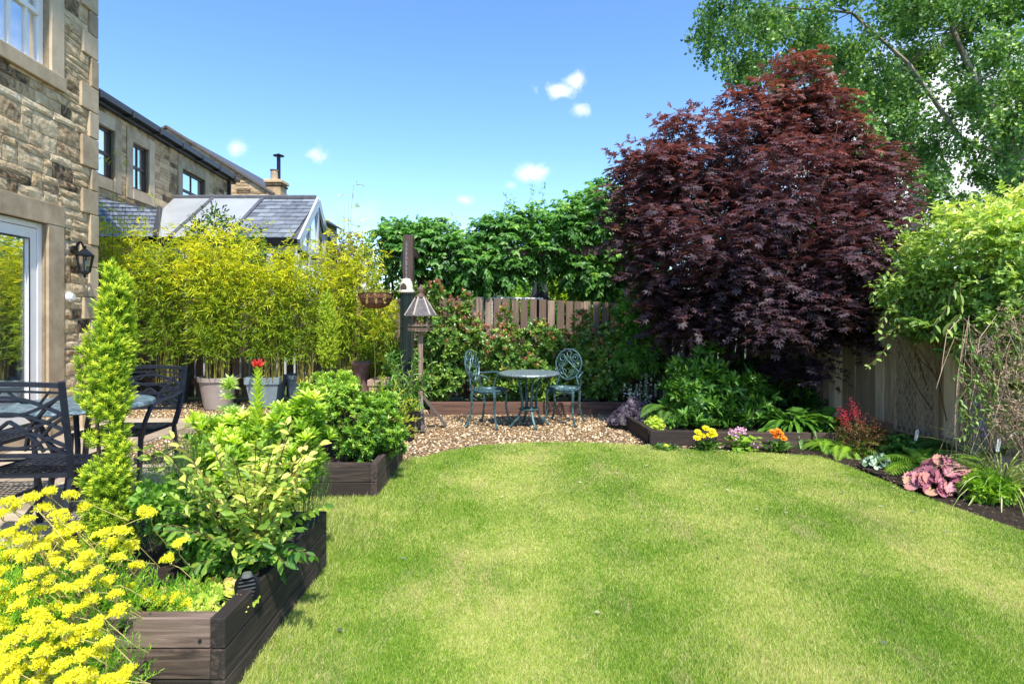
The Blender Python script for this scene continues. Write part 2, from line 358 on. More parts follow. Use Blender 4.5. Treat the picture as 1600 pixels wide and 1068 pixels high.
# turf colour varies in patches on the ground: greener tufts and straw-dry spots
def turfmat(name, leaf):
    m, nt, N, L = newmat(name); out = N.new('ShaderNodeOutputMaterial'); tc = N.new('ShaderNodeNewGeometry')
    mp = N.new('ShaderNodeMapping'); mp.inputs['Scale'].default_value = (1, 1, 0); L.new(tc.outputs['Position'], mp.inputs['Vector'])
    n1 = N.new('ShaderNodeTexNoise'); n1.inputs['Scale'].default_value = 1.5; n1.inputs['Detail'].default_value = 5; n1.inputs['Roughness'].default_value = .65; L.new(mp.outputs[0], n1.inputs['Vector'])
    mp2 = N.new('ShaderNodeMapping'); mp2.inputs['Scale'].default_value = (1.6, .5, 0); mp2.inputs['Location'].default_value = (3, 7, 0); L.new(tc.outputs['Position'], mp2.inputs['Vector'])
    n2 = N.new('ShaderNodeTexNoise'); n2.inputs['Scale'].default_value = 2.2; n2.inputs['Detail'].default_value = 6; n2.inputs['Roughness'].default_value = .7; L.new(mp2.outputs[0], n2.inputs['Vector'])
    at = N.new('ShaderNodeAttribute'); at.attribute_name = 'rnd'
    def mt(op, a, b, c=None):
        q = N.new('ShaderNodeMath'); q.operation = op
        for i, x in enumerate((a, b, c)):
            if x is None: continue
            if isinstance(x, (int, float)): q.inputs[i].default_value = x
            else: L.new(x, q.inputs[i])
        return q.outputs[0]
    sp = N.new('ShaderNodeSeparateXYZ'); L.new(tc.outputs['Position'], sp.inputs[0])
    band = mt('SINE', mt('ADD', mt('MULTIPLY', sp.outputs['X'], 5.2), mt('MULTIPLY', n2.outputs['Fac'], 3.0)), 0.0)   # mowing bands
    n1f = mt('ADD', mt('MULTIPLY', mt('SUBTRACT', n1.outputs['Fac'], .5), 1.0), mt('ADD', .5, mt('MULTIPLY', band, .08)))
    f = mt('ADD', n1f, mt('MULTIPLY', mt('SUBTRACT', at.outputs['Fac'] if leaf else .5, .5), .58))
    r1 = ramp(N, [(.26, (.15, .31, .025)), (.42, (.28, .45, .04)), (.54, (.44, .56, .085)), (.72, (.7, .68, .26))]); L.new(f, r1.inputs[0])
    f2 = mt('ADD', n2.outputs['Fac'], mt('MULTIPLY', mt('SUBTRACT', at.outputs['Fac'] if leaf else .5, .5), .3))
    r2 = ramp(N, [(.55, (0, 0, 0)), (.74, (.75, .75, .75))]); L.new(f2, r2.inputs[0])
    mx = N.new('ShaderNodeMix'); mx.data_type = 'RGBA'; L.new(r2.outputs[0], mx.inputs['Factor']); L.new(r1.outputs[0], mx.inputs['A']); mx.inputs['B'].default_value = (.68, .58, .3, 1)
    pb = N.new('ShaderNodeBsdfPrincipled'); pb.inputs['Roughness'].default_value = .6; pb.inputs['Specular IOR Level'].default_value = .25
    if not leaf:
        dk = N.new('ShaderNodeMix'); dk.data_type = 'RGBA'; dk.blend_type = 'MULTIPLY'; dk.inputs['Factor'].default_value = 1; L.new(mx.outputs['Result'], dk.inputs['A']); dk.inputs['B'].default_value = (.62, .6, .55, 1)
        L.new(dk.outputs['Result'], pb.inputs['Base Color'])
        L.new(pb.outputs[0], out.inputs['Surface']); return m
    L.new(mx.outputs['Result'], pb.inputs['Base Color'])
    tr = N.new('ShaderNodeBsdfTranslucent'); L.new(mx.outputs['Result'], tr.inputs['Color'])
    ms = N.new('ShaderNodeMixShader'); ms.inputs[0].default_value = .35; L.new(pb.outputs[0], ms.inputs[1]); L.new(tr.outputs[0], ms.inputs[2]); L.new(ms.outputs[0], out.inputs['Surface'])
    return m
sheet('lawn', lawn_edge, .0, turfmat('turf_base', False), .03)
M_grass = turfmat('turf_blade', True)
def grow_grass():
    n = 3300000; y = 1.15 * (7.0 / 1.15) ** rng.random(n); x = rng.uniform(-1.9, 4.6, n)
    keep = pin(lawn_edge, x, y) & (np.abs(x) < y * .93 + .25 + 1.3 * (rng.random(n) < .6)); x = x[keep]; y = y[keep]
    # cut the number of blades down to what the eye can resolve at that distance
    n = len(x); 
    a = rng.uniform(0, 2 * PI, n); far = np.maximum(1, y / 2.3)
    pt = .5 + .5 * np.sin(x * 3.1 + 1.3 * np.sin(y * 2.3)) * np.cos(y * 2.7 + x)
    hgt = rng.uniform(.007, .019, n) * (.8 + .5 * pt) * np.where(rng.random(n) < .03, 1.6, 1)
    # longer fringe along the beds, the gravel and the border
    near = ((x < -.83) & (y > 1.9)); hgt = np.where(near & (rng.random(n) < .5), hgt * 2.2, hgt)
    w = rng.uniform(.0011, .0022, n) * far
    lean = rng.uniform(.2, 1.1, n)
    d = np.stack([np.cos(a) * lean, np.sin(a) * lean, np.ones(n)], 1); nr = np.stack([np.sin(a) * .3, -np.cos(a) * .3, np.ones(n)], 1) + runit(n) * .5
    lm = LM(); lm.add(([(0, -.5, 0), (.55, -.35, -.04), (1, 0, -.16), (.55, .35, -.04), (0, .5, 0)], [(0, 1, 3, 4), (1, 2, 3)]),
                      np.stack([x, y, np.full(n, -.002)], 1), d, nr, hgt * 1.25, w)
    print('blades', n)
    tag(lm.build('lawn_grass', M_grass), 'short mown grass of the lawn, green with straw-dry patches', 'grass', kind='stuff')
grow_grass()
M_gravel_base = surf('gravel_base', [(.3, (.1, .065, .035)), (.5, (.3, .2, .11)), (.7, (.5, .38, .24))], 60, 8, .9, 1, .02)
M_pebble = surf('pebble', [(.05, (.08, .05, .035)), (.3, (.3, .17, .075)), (.55, (.48, .3, .14)), (.8, (.62, .47, .28)), (1, (.78, .68, .52))], 20, 3, .7, .2, .002, attr=1.1)
sheet('gravel_bed', [(-6.4, 2.5), (2.05, 2.5), (2.05, 8.85), (-6.4, 8.85)], -.012, M_gravel_base)
def pebbles():
    n = 42000; x = rng.uniform(-5.2, 2.1, n); y = rng.uniform(4.3, 8.75, n)
    lawn_in = pin(lawn_edge, x, y)
    dist_keep = ~lawn_in & ~((x < -3.55) & (y < 7.0) & ~((y > 4.9) & (y < 6.4) & (x > -3.9))) & ~((x > -1.9) & (x < -.9) & (y < 5.0)) & ~((y > 7.55) & (x > -1.0)) & (x - .97 < (7.0 - y) * .6 + .75)
    x = x[dist_keep]; y = y[dist_keep]; n = len(x)
    t = ([(1, 0, 0), (.3, .9, 0), (-.7, .7, 0), (-1, -.1, 0), (-.4, -.9, 0), (.6, -.8, 0), (.1, .1, .62), (.35, -.3, .5)],
         [(0, 1, 6), (1, 2, 6), (2, 3, 6), (3, 4, 6), (4, 7, 6), (4, 5, 7), (5, 0, 7), (0, 6, 7)])
    a = rng.uniform(0, 2 * PI, n); d = np.stack([np.cos(a), np.sin(a), rng.normal(0, .25, n)], 1); nr = np.array([0, 0, 1]) + runit(n) * .45
    sz = rng.uniform(.007, .0165, n)
    lm = LM(); lm.add(t, np.stack([x, y, -.012 + rng.uniform(0, .008, n)], 1), d, nr, sz, sz * rng.uniform(.55, 1, n))
    tag(lm.build('gravel', M_pebble), 'loose golden gravel around the bistro set and pots', 'gravel', kind='stuff')
pebbles()
# mulch on the border soil
soil_sheet = [(4.5, 1.0), (4.2, 5.4), (3.75, 8.85), (1.3, 8.85), (1.3, 5.5), (3.0, 5.0), (3.0, 1.0)]
sheet('border_soil', soil_sheet, -.008, M_soil, .03)
sheet('hedge_soil', [(1.3, 8.85), (-6, 8.85), (-6, 8.0), (-1.15, 8.0), (-1.15, 7.66), (1.3, 7.66)], -.004, M_soil, .03)
M_chip = surf('bark_chip', [(.2, (.03, .018, .012)), (.6, (.11, .065, .045)), (.95, (.24, .17, .13))], 20, 3, .9, .2, .002, attr=.9)
n = 9000; xx = rng.uniform(1.2, 4.2, n); yy = 1.5 + 5.2 * rng.random(n); k = ~pin(lawn_edge, xx, yy) & (xx > 1.45) & ((yy < 5.7) | (xx > 1.5)); xx, yy = xx[k], yy[k]; n = len(xx)
lm = LM(); a = rng.uniform(0, 2 * PI, n)
lm.add(([(-.5, -.4, 0), (.5, -.3, .05), (.6, .3, 0), (-.4, .5, .05), (0, 0, .25)], [(0, 1, 4), (1, 2, 4), (2, 3, 4), (3, 0, 4)]), np.stack([xx, yy, np.full(n, -.006)], 1), np.stack([np.cos(a), np.sin(a), rng.normal(0, .3, n)], 1), np.array([0, 0, 1]) + runit(n) * .5, rng.uniform(.008, .025, n), rng.uniform(.005, .014, n))
tag(lm.build('bark_mulch', M_chip), 'dark bark mulch scattered over the border soil', 'mulch', kind='stuff')
# paving: separate slabs in one mesh
M_slab = surf('sandstone_slab', [(.2, (.28, .22, .16)), (.5, (.42, .34, .25)), (.8, (.54, .46, .36))], 3, 8, .8, .3, .006, attr=.5, bscale=25)
mb = MB(); y = .2
while y < 7.0:
    d = .43 if (int(y * 10) % 2) else .6; x = -6.2 + rr(0, .4)
    while x < -1.7:
        w = random.choice((.45, .6, .9)); x0, x1, y0, y1 = x + .006, x + w - .006, y + .006, y + d - .006
        xr = -1.78 if y < 1.4 else (-3.62 if 4.75 < y else -2.0 - 0 * y)
        if 4.7 < y < 6.4: xr = -3.75
        if y >= 6.4: xr = -3.1
        if x0 < xr: mb.bx(x0, min(x1, xr), y0, y1, -.03, .012 + rr(-.002, .002))
        x += w
    y += d
tag(mb.build('patio_paving', M_slab, bevel=.004), kind='structure')
sheet('patio_joints', [(-6.4, 0), (-1.75, 0), (-1.75, 2.0), (-2.0, 2.9), (-2.0, 4.8), (-3.7, 4.8), (-3.7, 6.3), (-3.1, 6.3), (-3.1, 7.1), (-6.4, 7.1)], -.004, plain('joint_mortar', (.22, .17, .12), .95), .03)

# ------------------------------------------------------------ stone walls
M_stone = surf('rubble_stone', [(.0, (.02, .017, .015)), (.22, (.06, .045, .034)), (.34, (.26, .17, .09)), (.48, (.48, .345, .2)), (.68, (.62, .48, .3)), (.9, (.68, .58, .42))], 9, 10, .9, .9, .012, attr=.6, bscale=28, dist=1.2)
M_dress = surf('dressed_stone', [(.2, (.3, .22, .14)), (.5, (.48, .37, .24)), (.8, (.6, .48, .34))], 5, 8, .85, .35, .004, attr=.4, bscale=30)
M_mortar = surf('mortar', [(.3, (.3, .24, .17)), (.7, (.5, .42, .31))], 20, 6, .95, .5, .006)
def stone_course(mb, O, a, nrm, L, z0, z1, holes, hmin=.06, hmax=.17, wmin=.12, wmax=.42, proud=.02, gap=.009, amt=.8):
    O = Vector((O[0], O[1], 0)); a = Vector((a[0], a[1], 0)).normalized(); nrm = Vector((nrm[0], nrm[1], 0)).normalized()
    cuts = sorted({z0, z1} | {h for q in holes for h in q[2:4] if z0 < h < z1}); zs = []
    for c0, c1 in zip(cuts[:-1], cuts[1:]):
        z = c0
        while z < c1 - 1e-6:
            h = rr(hmin, hmax)
            if c1 - z - h < hmin: h = c1 - z
            zs.append((z, z + h)); z += h
    for (za, zb) in zs:
        ivs = [(0, L)]
        for (h0, h1, hz0, hz1) in holes:
            if hz0 < (za + zb) / 2 < hz1:
                nv = []
                for (p, q) in ivs:
                    if h1 <= p or h0 >= q: nv.append((p, q)); continue
                    if h0 > p: nv.append((p, h0))
                    if h1 < q: nv.append((h1, q))
                ivs = nv
        for (p, q) in ivs:
            u = p
            while u < q - 1e-6:
                w = rr(wmin, wmax) * (1.0 if zb - za > .1 else 1.15)
                if q - u - w < wmin: w = q - u
                parts = [(za, zb)]
                if zb - za > .13 and random.random() < .25: m = za + (zb - za) * rr(.4, .6); parts = [(za, m), (m, zb)]
                for (s0, s1) in parts:
                    gx = gap / 2; u0, u1, v0, v1 = u + gx, u + w - gx, s0 + gx, s1 - gx
                    if u1 - u0 < .02 or v1 - v0 < .015: continue
                    pr = proud * rr(.5, 1.2); nx, nz = 4, 3; idx = {}; vs = []
                    for i in range(nx + 1):
                        for k in range(nz + 1):
                            fx, fz = i / nx, k / nz; ed = i in (0, nx) or k in (0, nz)
                            jx = rr(-.004, .004) * (2 if ed else 1); jz = rr(-.004, .004) * (2 if ed else 1)
                            y = pr * (.45 if ed else 1) + rr(-.006, .006) * amt
                            idx[i, k] = len(vs); vs.append(O + a * (u0 + (u1 - u0) * fx + jx) + nrm * y + Vector((0, 0, v0 + (v1 - v0) * fz + jz)))
                    fs = [(idx[i, k], idx[i + 1, k], idx[i + 1, k + 1], idx[i, k + 1]) for i in range(nx) for k in range(nz)]
                    ring = [(i, 0) for i in range(nx)] + [(nx, k) for k in range(nz)] + [(i, nz) for i in range(nx, 0, -1)] + [(0, k) for k in range(nz, 0, -1)]
                    n0 = len(vs)
                    for (i, k) in ring: vs.append(vs[idx[i, k]] - nrm * (pr * .45 + .03))
                    for i in range(len(ring)):
                        j = (i + 1) % len(ring); fs.append((idx[ring[i]], n0 + i, n0 + j, idx[ring[j]]))
                    rv = rng.normal(.56, .17) if random.random() > .09 else rng.normal(.12, .08)
                    mb.add(vs, fs, float(min(1, max(0, rv))))
                u += w
def wallbox(mb, O, a, nrm, u0, u1, z0, z1, d0, d1, r=None):
    """box on a wall: along the wall u0..u1, out of it d0..d1"""
    O = Vector((O[0], O[1], 0)); a = Vector((a[0], a[1], 0)).normalized(); nrm = Vector((nrm[0], nrm[1], 0)).normalized()
    c = O + a * (u0 + u1) / 2 + nrm * (d0 + d1) / 2 + Vector((0, 0, (z0 + z1) / 2))
    return mb.box(c, (abs(u1 - u0), abs(d1 - d0), abs(z1 - z0)), Matrix((a, nrm, Vector((0, 0, 1)))).transposed(), r)
class Wall:
    def __init__(s, p0, p1, inner):
        s.O = p0; d = Vector((p1[0] - p0[0], p1[1] - p0[1])); s.L = d.length; s.a = tuple(d.normalized()); n = (-s.a[1], s.a[0])
        mid = ((p0[0] + p1[0]) / 2, (p0[1] + p1[1]) / 2)
        if (inner[0] - mid[0]) * n[0] + (inner[1] - mid[1]) * n[1] > 0: n = (-n[0], -n[1])
        s.n = n
    def box(s, mb, *k, **kw): return wallbox(mb, s.O, s.a, s.n, *k, **kw)
    def backing(s, mb, z0, z1, holes, th=.25):
        cuts = sorted({0, s.L} | {h for q in holes for h in q[:2] if 0 < h < s.L})
        for c0, c1 in zip(cuts[:-1], cuts[1:]):
            zz = [(z0, z1)]
            for q in holes:
                if q[0] < (c0 + c1) / 2 < q[1]:
                    nz = []
                    for (p, r) in zz:
                        if q[3] <= p or q[2] >= r: nz.append((p, r)); continue
                        if q[2] > p: nz.append((p, q[2]))
                        if q[3] < r: nz.append((q[3], r))
                    zz = nz
            for (p, r) in zz: s.box(mb, c0, c1, p, r, -th, 0)
def sash(parent, w, u0, u1, z0, z1, fmat, cols=2, gm=None, name='window', rec=.07, fw=.055, bar=.022, curtain=True, rail=True):
    fr = MB()
    w.box(fr, u0, u1, z0, z0 + fw, -rec - .05, -rec); w.box(fr, u0, u1, z1 - fw, z1, -rec - .05, -rec)
    w.box(fr, u0, u0 + fw, z0 + fw, z1 - fw, -rec - .05, -rec); w.box(fr, u1 - fw, u1, z0 + fw, z1 - fw, -rec - .05, -rec)
    wf = fr.build('window', fmat, parent, bevel=.004)
    zm = (z0 + z1) / 2
    if rail: b = MB(); w.box(b, u0 + fw, u1 - fw, zm - .025, zm + .025, -rec - .045, -rec + .006); b.build('meeting_rail', fmat, wf)
    b = MB()
    for i in range(1, cols):
        uu = u0 + (u1 - u0) * i / cols
        for (a_, c_) in (((z0 + fw, zm - .025), (zm + .025, z1 - fw)) if rail else ((z0 + fw, z1 - fw),)): w.box(b, uu - bar / 2, uu + bar / 2, a_, c_, -rec - .04, -rec - .005)
    if cols > 1: b.build('glazing_bar', fmat, wf)
    gl = MB(); w.box(gl, u0 + fw, u1 - fw, z0 + fw, z1 - fw, -rec - .03, -rec - .024); gl.build('pane', gm or M_glass, wf)
    if curtain:
        c = MB(); n = 24
        for i in range(n):
            p0 = u0 + (u1 - u0) * i / n; p1 = u0 + (u1 - u0) * (i + 1) / n; dd = -rec - .13 - .02 * (i % 2); w.box(c, p0, p1, z0, z1, dd - .01, dd)
        c.build('curtain', plain('net_curtain', (.62, .64, .68), .9, 0, .05), wf)
    return wf
# our own house on the left
YW = lambda u: -4.184 / ((u - CX) / F + .111)
hx = lambda Y: -4.184 - .111 * Y
Yc = YW(147)
house = thing('stone_house', 'tall sandstone house wall at the left edge with a glazed white door', 'house', (-7, 4, 0))
hw = Wall((hx(Yc), Yc), (hx(1.2), 1.2), (-9, 4)); UL = lambda Y: (Yc - Y) * math.hypot(1, .111)
door = (UL(YW(72)), UL(4.2), 0, 2.25); lint = (UL(YW(97)), UL(3.9), 2.25, 2.47); jamb = (UL(YW(97)), UL(YW(72)), 0, 2.25)
win = (UL(YW(77)), UL(4.9), 3.85, 5.0); sillh = (UL(YW(97)), UL(4.65), 3.70, 3.85); wj = (UL(YW(97)), UL(YW(77)), 3.85, 5.0); wl = (UL(YW(97)), UL(4.65), 5.0, 5.25)
quo = []; z = 0; long_ = True
while z < 6.4:
    h = rr(.24, .36); quo.append((0, rr(.24, .3) if long_ else rr(.1, .15), z, z + h)); long_ = not long_; z += h
holes = [door, lint, jamb, win, sillh, wj, wl] + quo
mb = MB(); hw.backing(mb, 0, 6.6, [door, win]); endw = Wall((hx(Yc), Yc), (hx(Yc) - 6, Yc - .67), (-7, 3)); endw.backing(mb, 0, 6.6, [])
wl_ob = mb.build('wall', M_mortar, house)
mb = MB(); stone_course(mb, hw.O, hw.a, hw.n, hw.L, .0, 6.6, holes); mb.build('rubble_stonework', M_stone, wl_ob)
mb = MB()
for q in quo: 
    hw.box(mb, -.035, q[1] - .008, q[2] + .005, q[3] - .005, -.02, .03 + rr(0, .008)); endw.box(mb, .03, .32 - q[1] * .5, q[2] + .005, q[3] - .005, -.02, .03)
mb.build('quoins', M_dress, wl_ob, bevel=.008)
mb = MB(); hw.box(mb, lint[0], lint[1], lint[2], lint[3], -.2, .028); mb.build('door_lintel', M_dress, house, bevel=.006)
mb = MB(); hw.box(mb, jamb[0], jamb[1] + .0, 0, 2.247, -.2, .026); mb.build('door_jamb', M_dress, house, bevel=.006)
mb = MB(); hw.box(mb, sillh[0], sillh[1], sillh[2], sillh[3], -.2, .05); mb.build('window_sill', M_dress, house, bevel=.006)
mb = MB(); hw.box(mb, wj[0], wj[1], wj[2] + .002, wj[3], -.2, .026); mb.build('window_jamb', M_dress, house, bevel=.006)
mb = MB(); hw.box(mb, wl[0], wl[1], wl[2] + .002, wl[3], -.2, .028); mb.build('window_lintel', M_dress, house, bevel=.006)
mb = MB(); mb.prism([(hx(Yc) + .35, Yc + .35, 6.6), (hx(1.2) + .35, 1.2, 6.6), (-9, 1.2, 9), (-9, Yc + .35, 9)], (0, 0, .12)); mb.build('roof', plain('slate_roof', (.08, .085, .1)), house)
sash(house, hw, win[0], win[1], win[2], win[3], M_white, cols=5, fw=.07, bar=.03, rec=.06)
# door: white frame, tall pane, curtain and dark room behind
fr = MB(); d0, d1, dz0, dz1 = door[0], door[1], .16, 2.25
hw.box(fr, d0, d0 + .06, dz0, dz1, -.12, -.04); hw.box(fr, d0 + .06, d1, dz1 - .06, dz1, -.12, -.04)
dr = fr.build('door', M_white, house, bevel=.004)
fr = MB(); e0 = d0 + .065; hw.box(fr, e0, e0 + .1, dz0 + .05, dz1 - .065, -.11, -.05); hw.box(fr, e0 + .1, e0 + .85, dz1 - .17, dz1 - .065, -.11, -.05); hw.box(fr, e0 + .1, e0 + .85, dz0 + .05, dz0 + .2, -.11, -.05); hw.box(fr, e0 + .75, e0 + .85, dz0 + .2, dz1 - .17, -.11, -.05)
fr.build('door_leaf', M_white, dr, bevel=.004)
fr = MB(); hw.box(fr, e0 + .1, e0 + .75, dz0 + .2, dz1 - .17, -.085, -.075); fr.build('pane', M_glassdoor, dr)
fr = MB(); hw.box(fr, e0 + .098, e0 + .108, dz0 + .2, dz1 - .17, -.052, -.046); hw.box(fr, e0 + .108, e0 + .75, dz1 - .18, dz1 - .17, -.052, -.046); fr.build('glazing_seal', M_black, dr)
fr = MB(); hw.box(fr, d0, d1, .0, .16, -.2, .05); fr.build('door_step', M_dress, house, bevel=.008)
fr = MB(); hw.box(fr, e0 + .77, e0 + .83, .95, 1.22, -.05, -.035); hw.box(fr, e0 + .6, e0 + .81, 1.1, 1.125, -.01, .01); hw.box(fr, e0 + .79, e0 + .81, 1.1, 1.125, -.035, .0)
fr.build('handle', plain('chrome', (.5, .5, .52), .2, 1), dr)
fr = MB(); 
for i in range(10): hw.box(fr, d0 + .1 + i * .035, d0 + .135 + i * .035, dz0, dz1, -.32 - .02 * (i % 2), -.3 - .02 * (i % 2))
fr.build('curtain', plain('grey_curtain', (.3, .31, .33), .9, 0, .08), dr)
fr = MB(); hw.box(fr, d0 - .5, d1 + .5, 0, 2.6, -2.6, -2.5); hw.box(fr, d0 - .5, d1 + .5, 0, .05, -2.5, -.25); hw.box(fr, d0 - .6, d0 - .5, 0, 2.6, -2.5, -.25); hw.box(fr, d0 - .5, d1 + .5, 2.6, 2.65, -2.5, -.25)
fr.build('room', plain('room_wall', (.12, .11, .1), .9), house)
mb = MB(); c = Vector((hx(6.32), 6.32, H + (492 - 464) / F * 6.32)); nn = Vector((hw.n[0], hw.n[1], 0))
mb.tube([c, c + nn * .05], .055, 20); mb.tube([c + nn * .04, c + nn * .075], .035, 16); tag(mb.build('wall_vent', M_white, loc=tuple(c), bevel=.003), 'small round white vent cap on the stone wall below the lantern', 'vent')
# wall lantern
lb = Vector((hx(6.38), 6.38, 0)); n_ = nn.normalized(); lt = thing('wall_lantern', 'black carriage lantern on a curled bracket beside the door', 'wall lamp', (lb.x, lb.y, 1.98))
mb = MB(); mb.tube([lb + n_ * .03 + Vector((0, 0, 2.02)), lb + n_ * .055 + Vector((0, 0, 2.02))], .05, 14)
pts = [lb + n_ * (.05 + .1 * t) + Vector((0, 0, 2.02 + .09 * math.sin(PI * t) - .0 * t)) for t in [i / 8 for i in range(9)]]; mb.tube(pts, .013, 6)
mb.build('bracket', M_black, lt, smooth=False)
lc = lb + n_ * .15
mb = MB(); mb.lathe([(.012, 2.07), (.018, 2.05), (.01, 2.04), (.03, 2.025), (.1, 1.965), (.1, 1.955), (.08, 1.955)], lc, 6); mb.build('lantern_cap', M_black, lt)
mb = MB()
for k in range(6):
    a = 2 * PI * k / 6; mb.beam(lc + Vector((.085 * math.cos(a), .085 * math.sin(a), 1.955)), lc + Vector((.05 * math.cos(a), .05 * math.sin(a), 1.775)), .012, .012)
mb.lathe([(.052, 1.785), (.058, 1.775), (.03, 1.755), (.012, 1.74), (.018, 1.725), (.0, 1.71)], lc, 6); mb.build('cage', M_black, lt)
mb = MB(); mb.lathe([(.078, 1.953), (.045, 1.78)], lc, 6); mb.build('lantern_glass', glassmat('lantern_glass', .15, (.8, .82, .85)), lt)
mb = MB(); mb.lathe([(.012, 1.80), (.014, 1.84), (.03, 1.87), (.02, 1.9), (.0, 1.91)], lc, 10); mb.build('bulb', plain('bulb', (.7, .7, .65), .2), lt)

# ------------------------------------------------------------ the houses behind
YN = lambda u: -6.09 / ((u - CX) / F + .103); nx = lambda Y: -6.09 - .103 * Y
gz = -.1
nh = thing('neighbour_house', 'two storey stone house with dark framed sash windows beyond the bamboo', 'house', (-9, 12, 0))
Ye = YN(356); nw = Wall((nx(Ye), Ye), (nx(7.6), 7.6), (-12, 12)); UN = lambda Y: (Ye - Y) * math.hypot(1, .103)
wins = [(UN(YN(178)), UN(9.1)), (UN(YN(232)), UN(YN(206))), (UN(YN(320)), UN(YN(284)))]
hol = []
for (a, b) in wins: hol += [(a, b, 3.7, 4.6)]
hol2 = list(hol)
for (a, b) in wins: hol2 += [(a - .2, a, 3.5, 4.82), (b, b + .2, 3.5, 4.82), (a, b, 4.6, 4.82), (a, b, 3.5, 3.7)]
mb = MB(); nw.backing(mb, 0, 5.0, hol); ew = Wall((nx(Ye), Ye), (nx(Ye) - 6, Ye + .6), (-10, 12)); ew.backing(mb, 0, 5, []); sw = Wall((nx(7.6), 7.6), (nx(7.6) - 6, 7.6), (-10, 12)); sw.backing(mb, 0, 5, []); nwo = mb.build('wall', M_mortar, nh)
mb = MB(); stone_course(mb, nw.O, nw.a, nw.n, nw.L - 1.0, 2.2, 4.97, hol2, .1, .17, .2, .5); mb.build('rubble_stonework', surf('neighbour_stone', [(.0, (.05, .035, .025)), (.25, (.2, .13, .07)), (.5, (.46, .32, .18)), (.75, (.6, .45, .27)), (1, (.65, .53, .36))], 5, 8, .9, .6, .012, attr=.7, bscale=20), nwo)
for (a, b) in wins:
    mb = MB()
    nw.box(mb, a - .2, a, 3.5, 4.82, -.2, .025); nw.box(mb, b, b + .2, 3.5, 4.82, -.2, .025); nw.box(mb, a, b, 4.6, 4.82, -.2, .024); nw.box(mb, a, b, 3.5, 3.7, -.2, .04)
    mb.build('window_surround', M_dress, nh)
    sash(nh, nw, a, b, 3.7, 4.6, M_darkframe, cols=2 if b - a < 1.3 else 3, rec=.05, fw=.06, gm=glassmat('sky_glass', .62))
mb = MB(); nw.box(mb, -.3, nw.L, 4.9, 4.98, -.1, .1); mb.build('fascia', M_black, nh)
mb = MB(); nw.box(mb, -.35, nw.L, 4.97, 5.04, .02, .2); 
for i in range(8): nw.box(mb, i * 1.0, i * 1.0 + .05, 4.94, 5.05, .0, .215)
mb.build('gutter', plain('gutter', (.03, .028, .03), .35), nh)
mb = MB(); nw.box(mb, .06, .13, 3.0, 5.03, .04, .11); mb.build('downpipe', plain('gutter', (.03, .028, .03)), nh)
o = Vector((nw.O[0], nw.O[1], 0)); e = Vector((nx(7.6), 7.6, 0)); mb = MB(); mb.prism([o + Vector((.1, .3, 5.06)), e + Vector((.1, 0, 5.06)), e + Vector((-5, 0, 6.9)), o + Vector((-5, .3, 6.9))], (0, 0, .08)); mb.build('roof', plain('slate_roof', (.08, .085, .1)), nh)
# gabled house further back
YG = 17.0; gh = thing('gabled_house', 'far stone gable end with a chimney stack rising behind the gutter', 'house', (-10, 19, 0))
ap = P(262, 200, YG); ev = P(430, 305, YG); lv = Vector((2 * ap.x - ev.x, YG, ev.z))
mb = MB(); mb.prism([Vector((lv.x, YG, 0)), Vector((ev.x, YG, 0)), ev, ap, lv], (0, 6, 0)); gw = mb.build('wall', M_mortar, gh)
mb = MB(); z = 3.6
while z < ap.z - .1:
    h = rr(.14, .2); half = (ap.z - z - h * .6) / (ap.z - ev.z) * (ev.x - ap.x); half = min(half, ev.x - ap.x)
    if half > .1: stone_course(mb, (ap.x - half, YG), (1, 0), (0, -1), half * 2, z, z + h - .001, [], h, h + .001, .2, .55)
    z += h
mb.build('rubble_stonework', MATS['neighbour_stone'], gw)
mb = MB(); 
for e_ in (ev, lv):
    d = (e_ - ap).normalized(); mb.beam(ap + Vector((0, 3.1, .0)), e_ + d * .3 + Vector((0, 3.1, .0)), 6.1, .05, (0, 0, 1))
mb.build('roof', plain('slate_roof', (.08, .085, .1)), gh)
mb = MB()
for e_ in (ev, lv): mb.beam(ap + Vector((0, -.02, .03)), e_ + Vector((0, -.02, .03)), .16, .06, (0, 0, 1))
mb.build('coping', plain('dark_coping', (.12, .1, .085)), gh)
mb = MB(); cb = P(419, 300, YG - .4); mb.box((cb.x, YG + .2, 4.75), (.42, .5, .9)); mb.box((cb.x, YG + .2, 5.24), (.54, .6, .1)); mb.box((cb.x, YG + .2, 5.13), (.48, .56, .06))
ch = mb.build('chimney', MATS['neighbour_stone'], gh, bevel=.02)
mb = MB(); mb.lathe([(.13, 5.29), (.11, 5.35), (.1, 5.55), (.13, 5.6), (.1, 5.6)], (cb.x - .03, YG + .1, 0), 14); mb.build('chimney_pot', plain('buff_clay', (.4, .3, .2)), ch)
mb = MB(); mb.lathe([(.055, 5.29), (.055, 6.0)], (cb.x + .06, YG + .2, 0), 12); mb.lathe([(.0, 6.13), (.05, 6.1), (.16, 6.06), (.16, 6.04), (.03, 6.03)], (cb.x + .06, YG + .2, 0), 14); mb.beam((cb.x + .06, YG + .2, 5.98), (cb.x + .06, YG + .2, 6.06), .02, .02); mb.build('flue', M_black, ch)
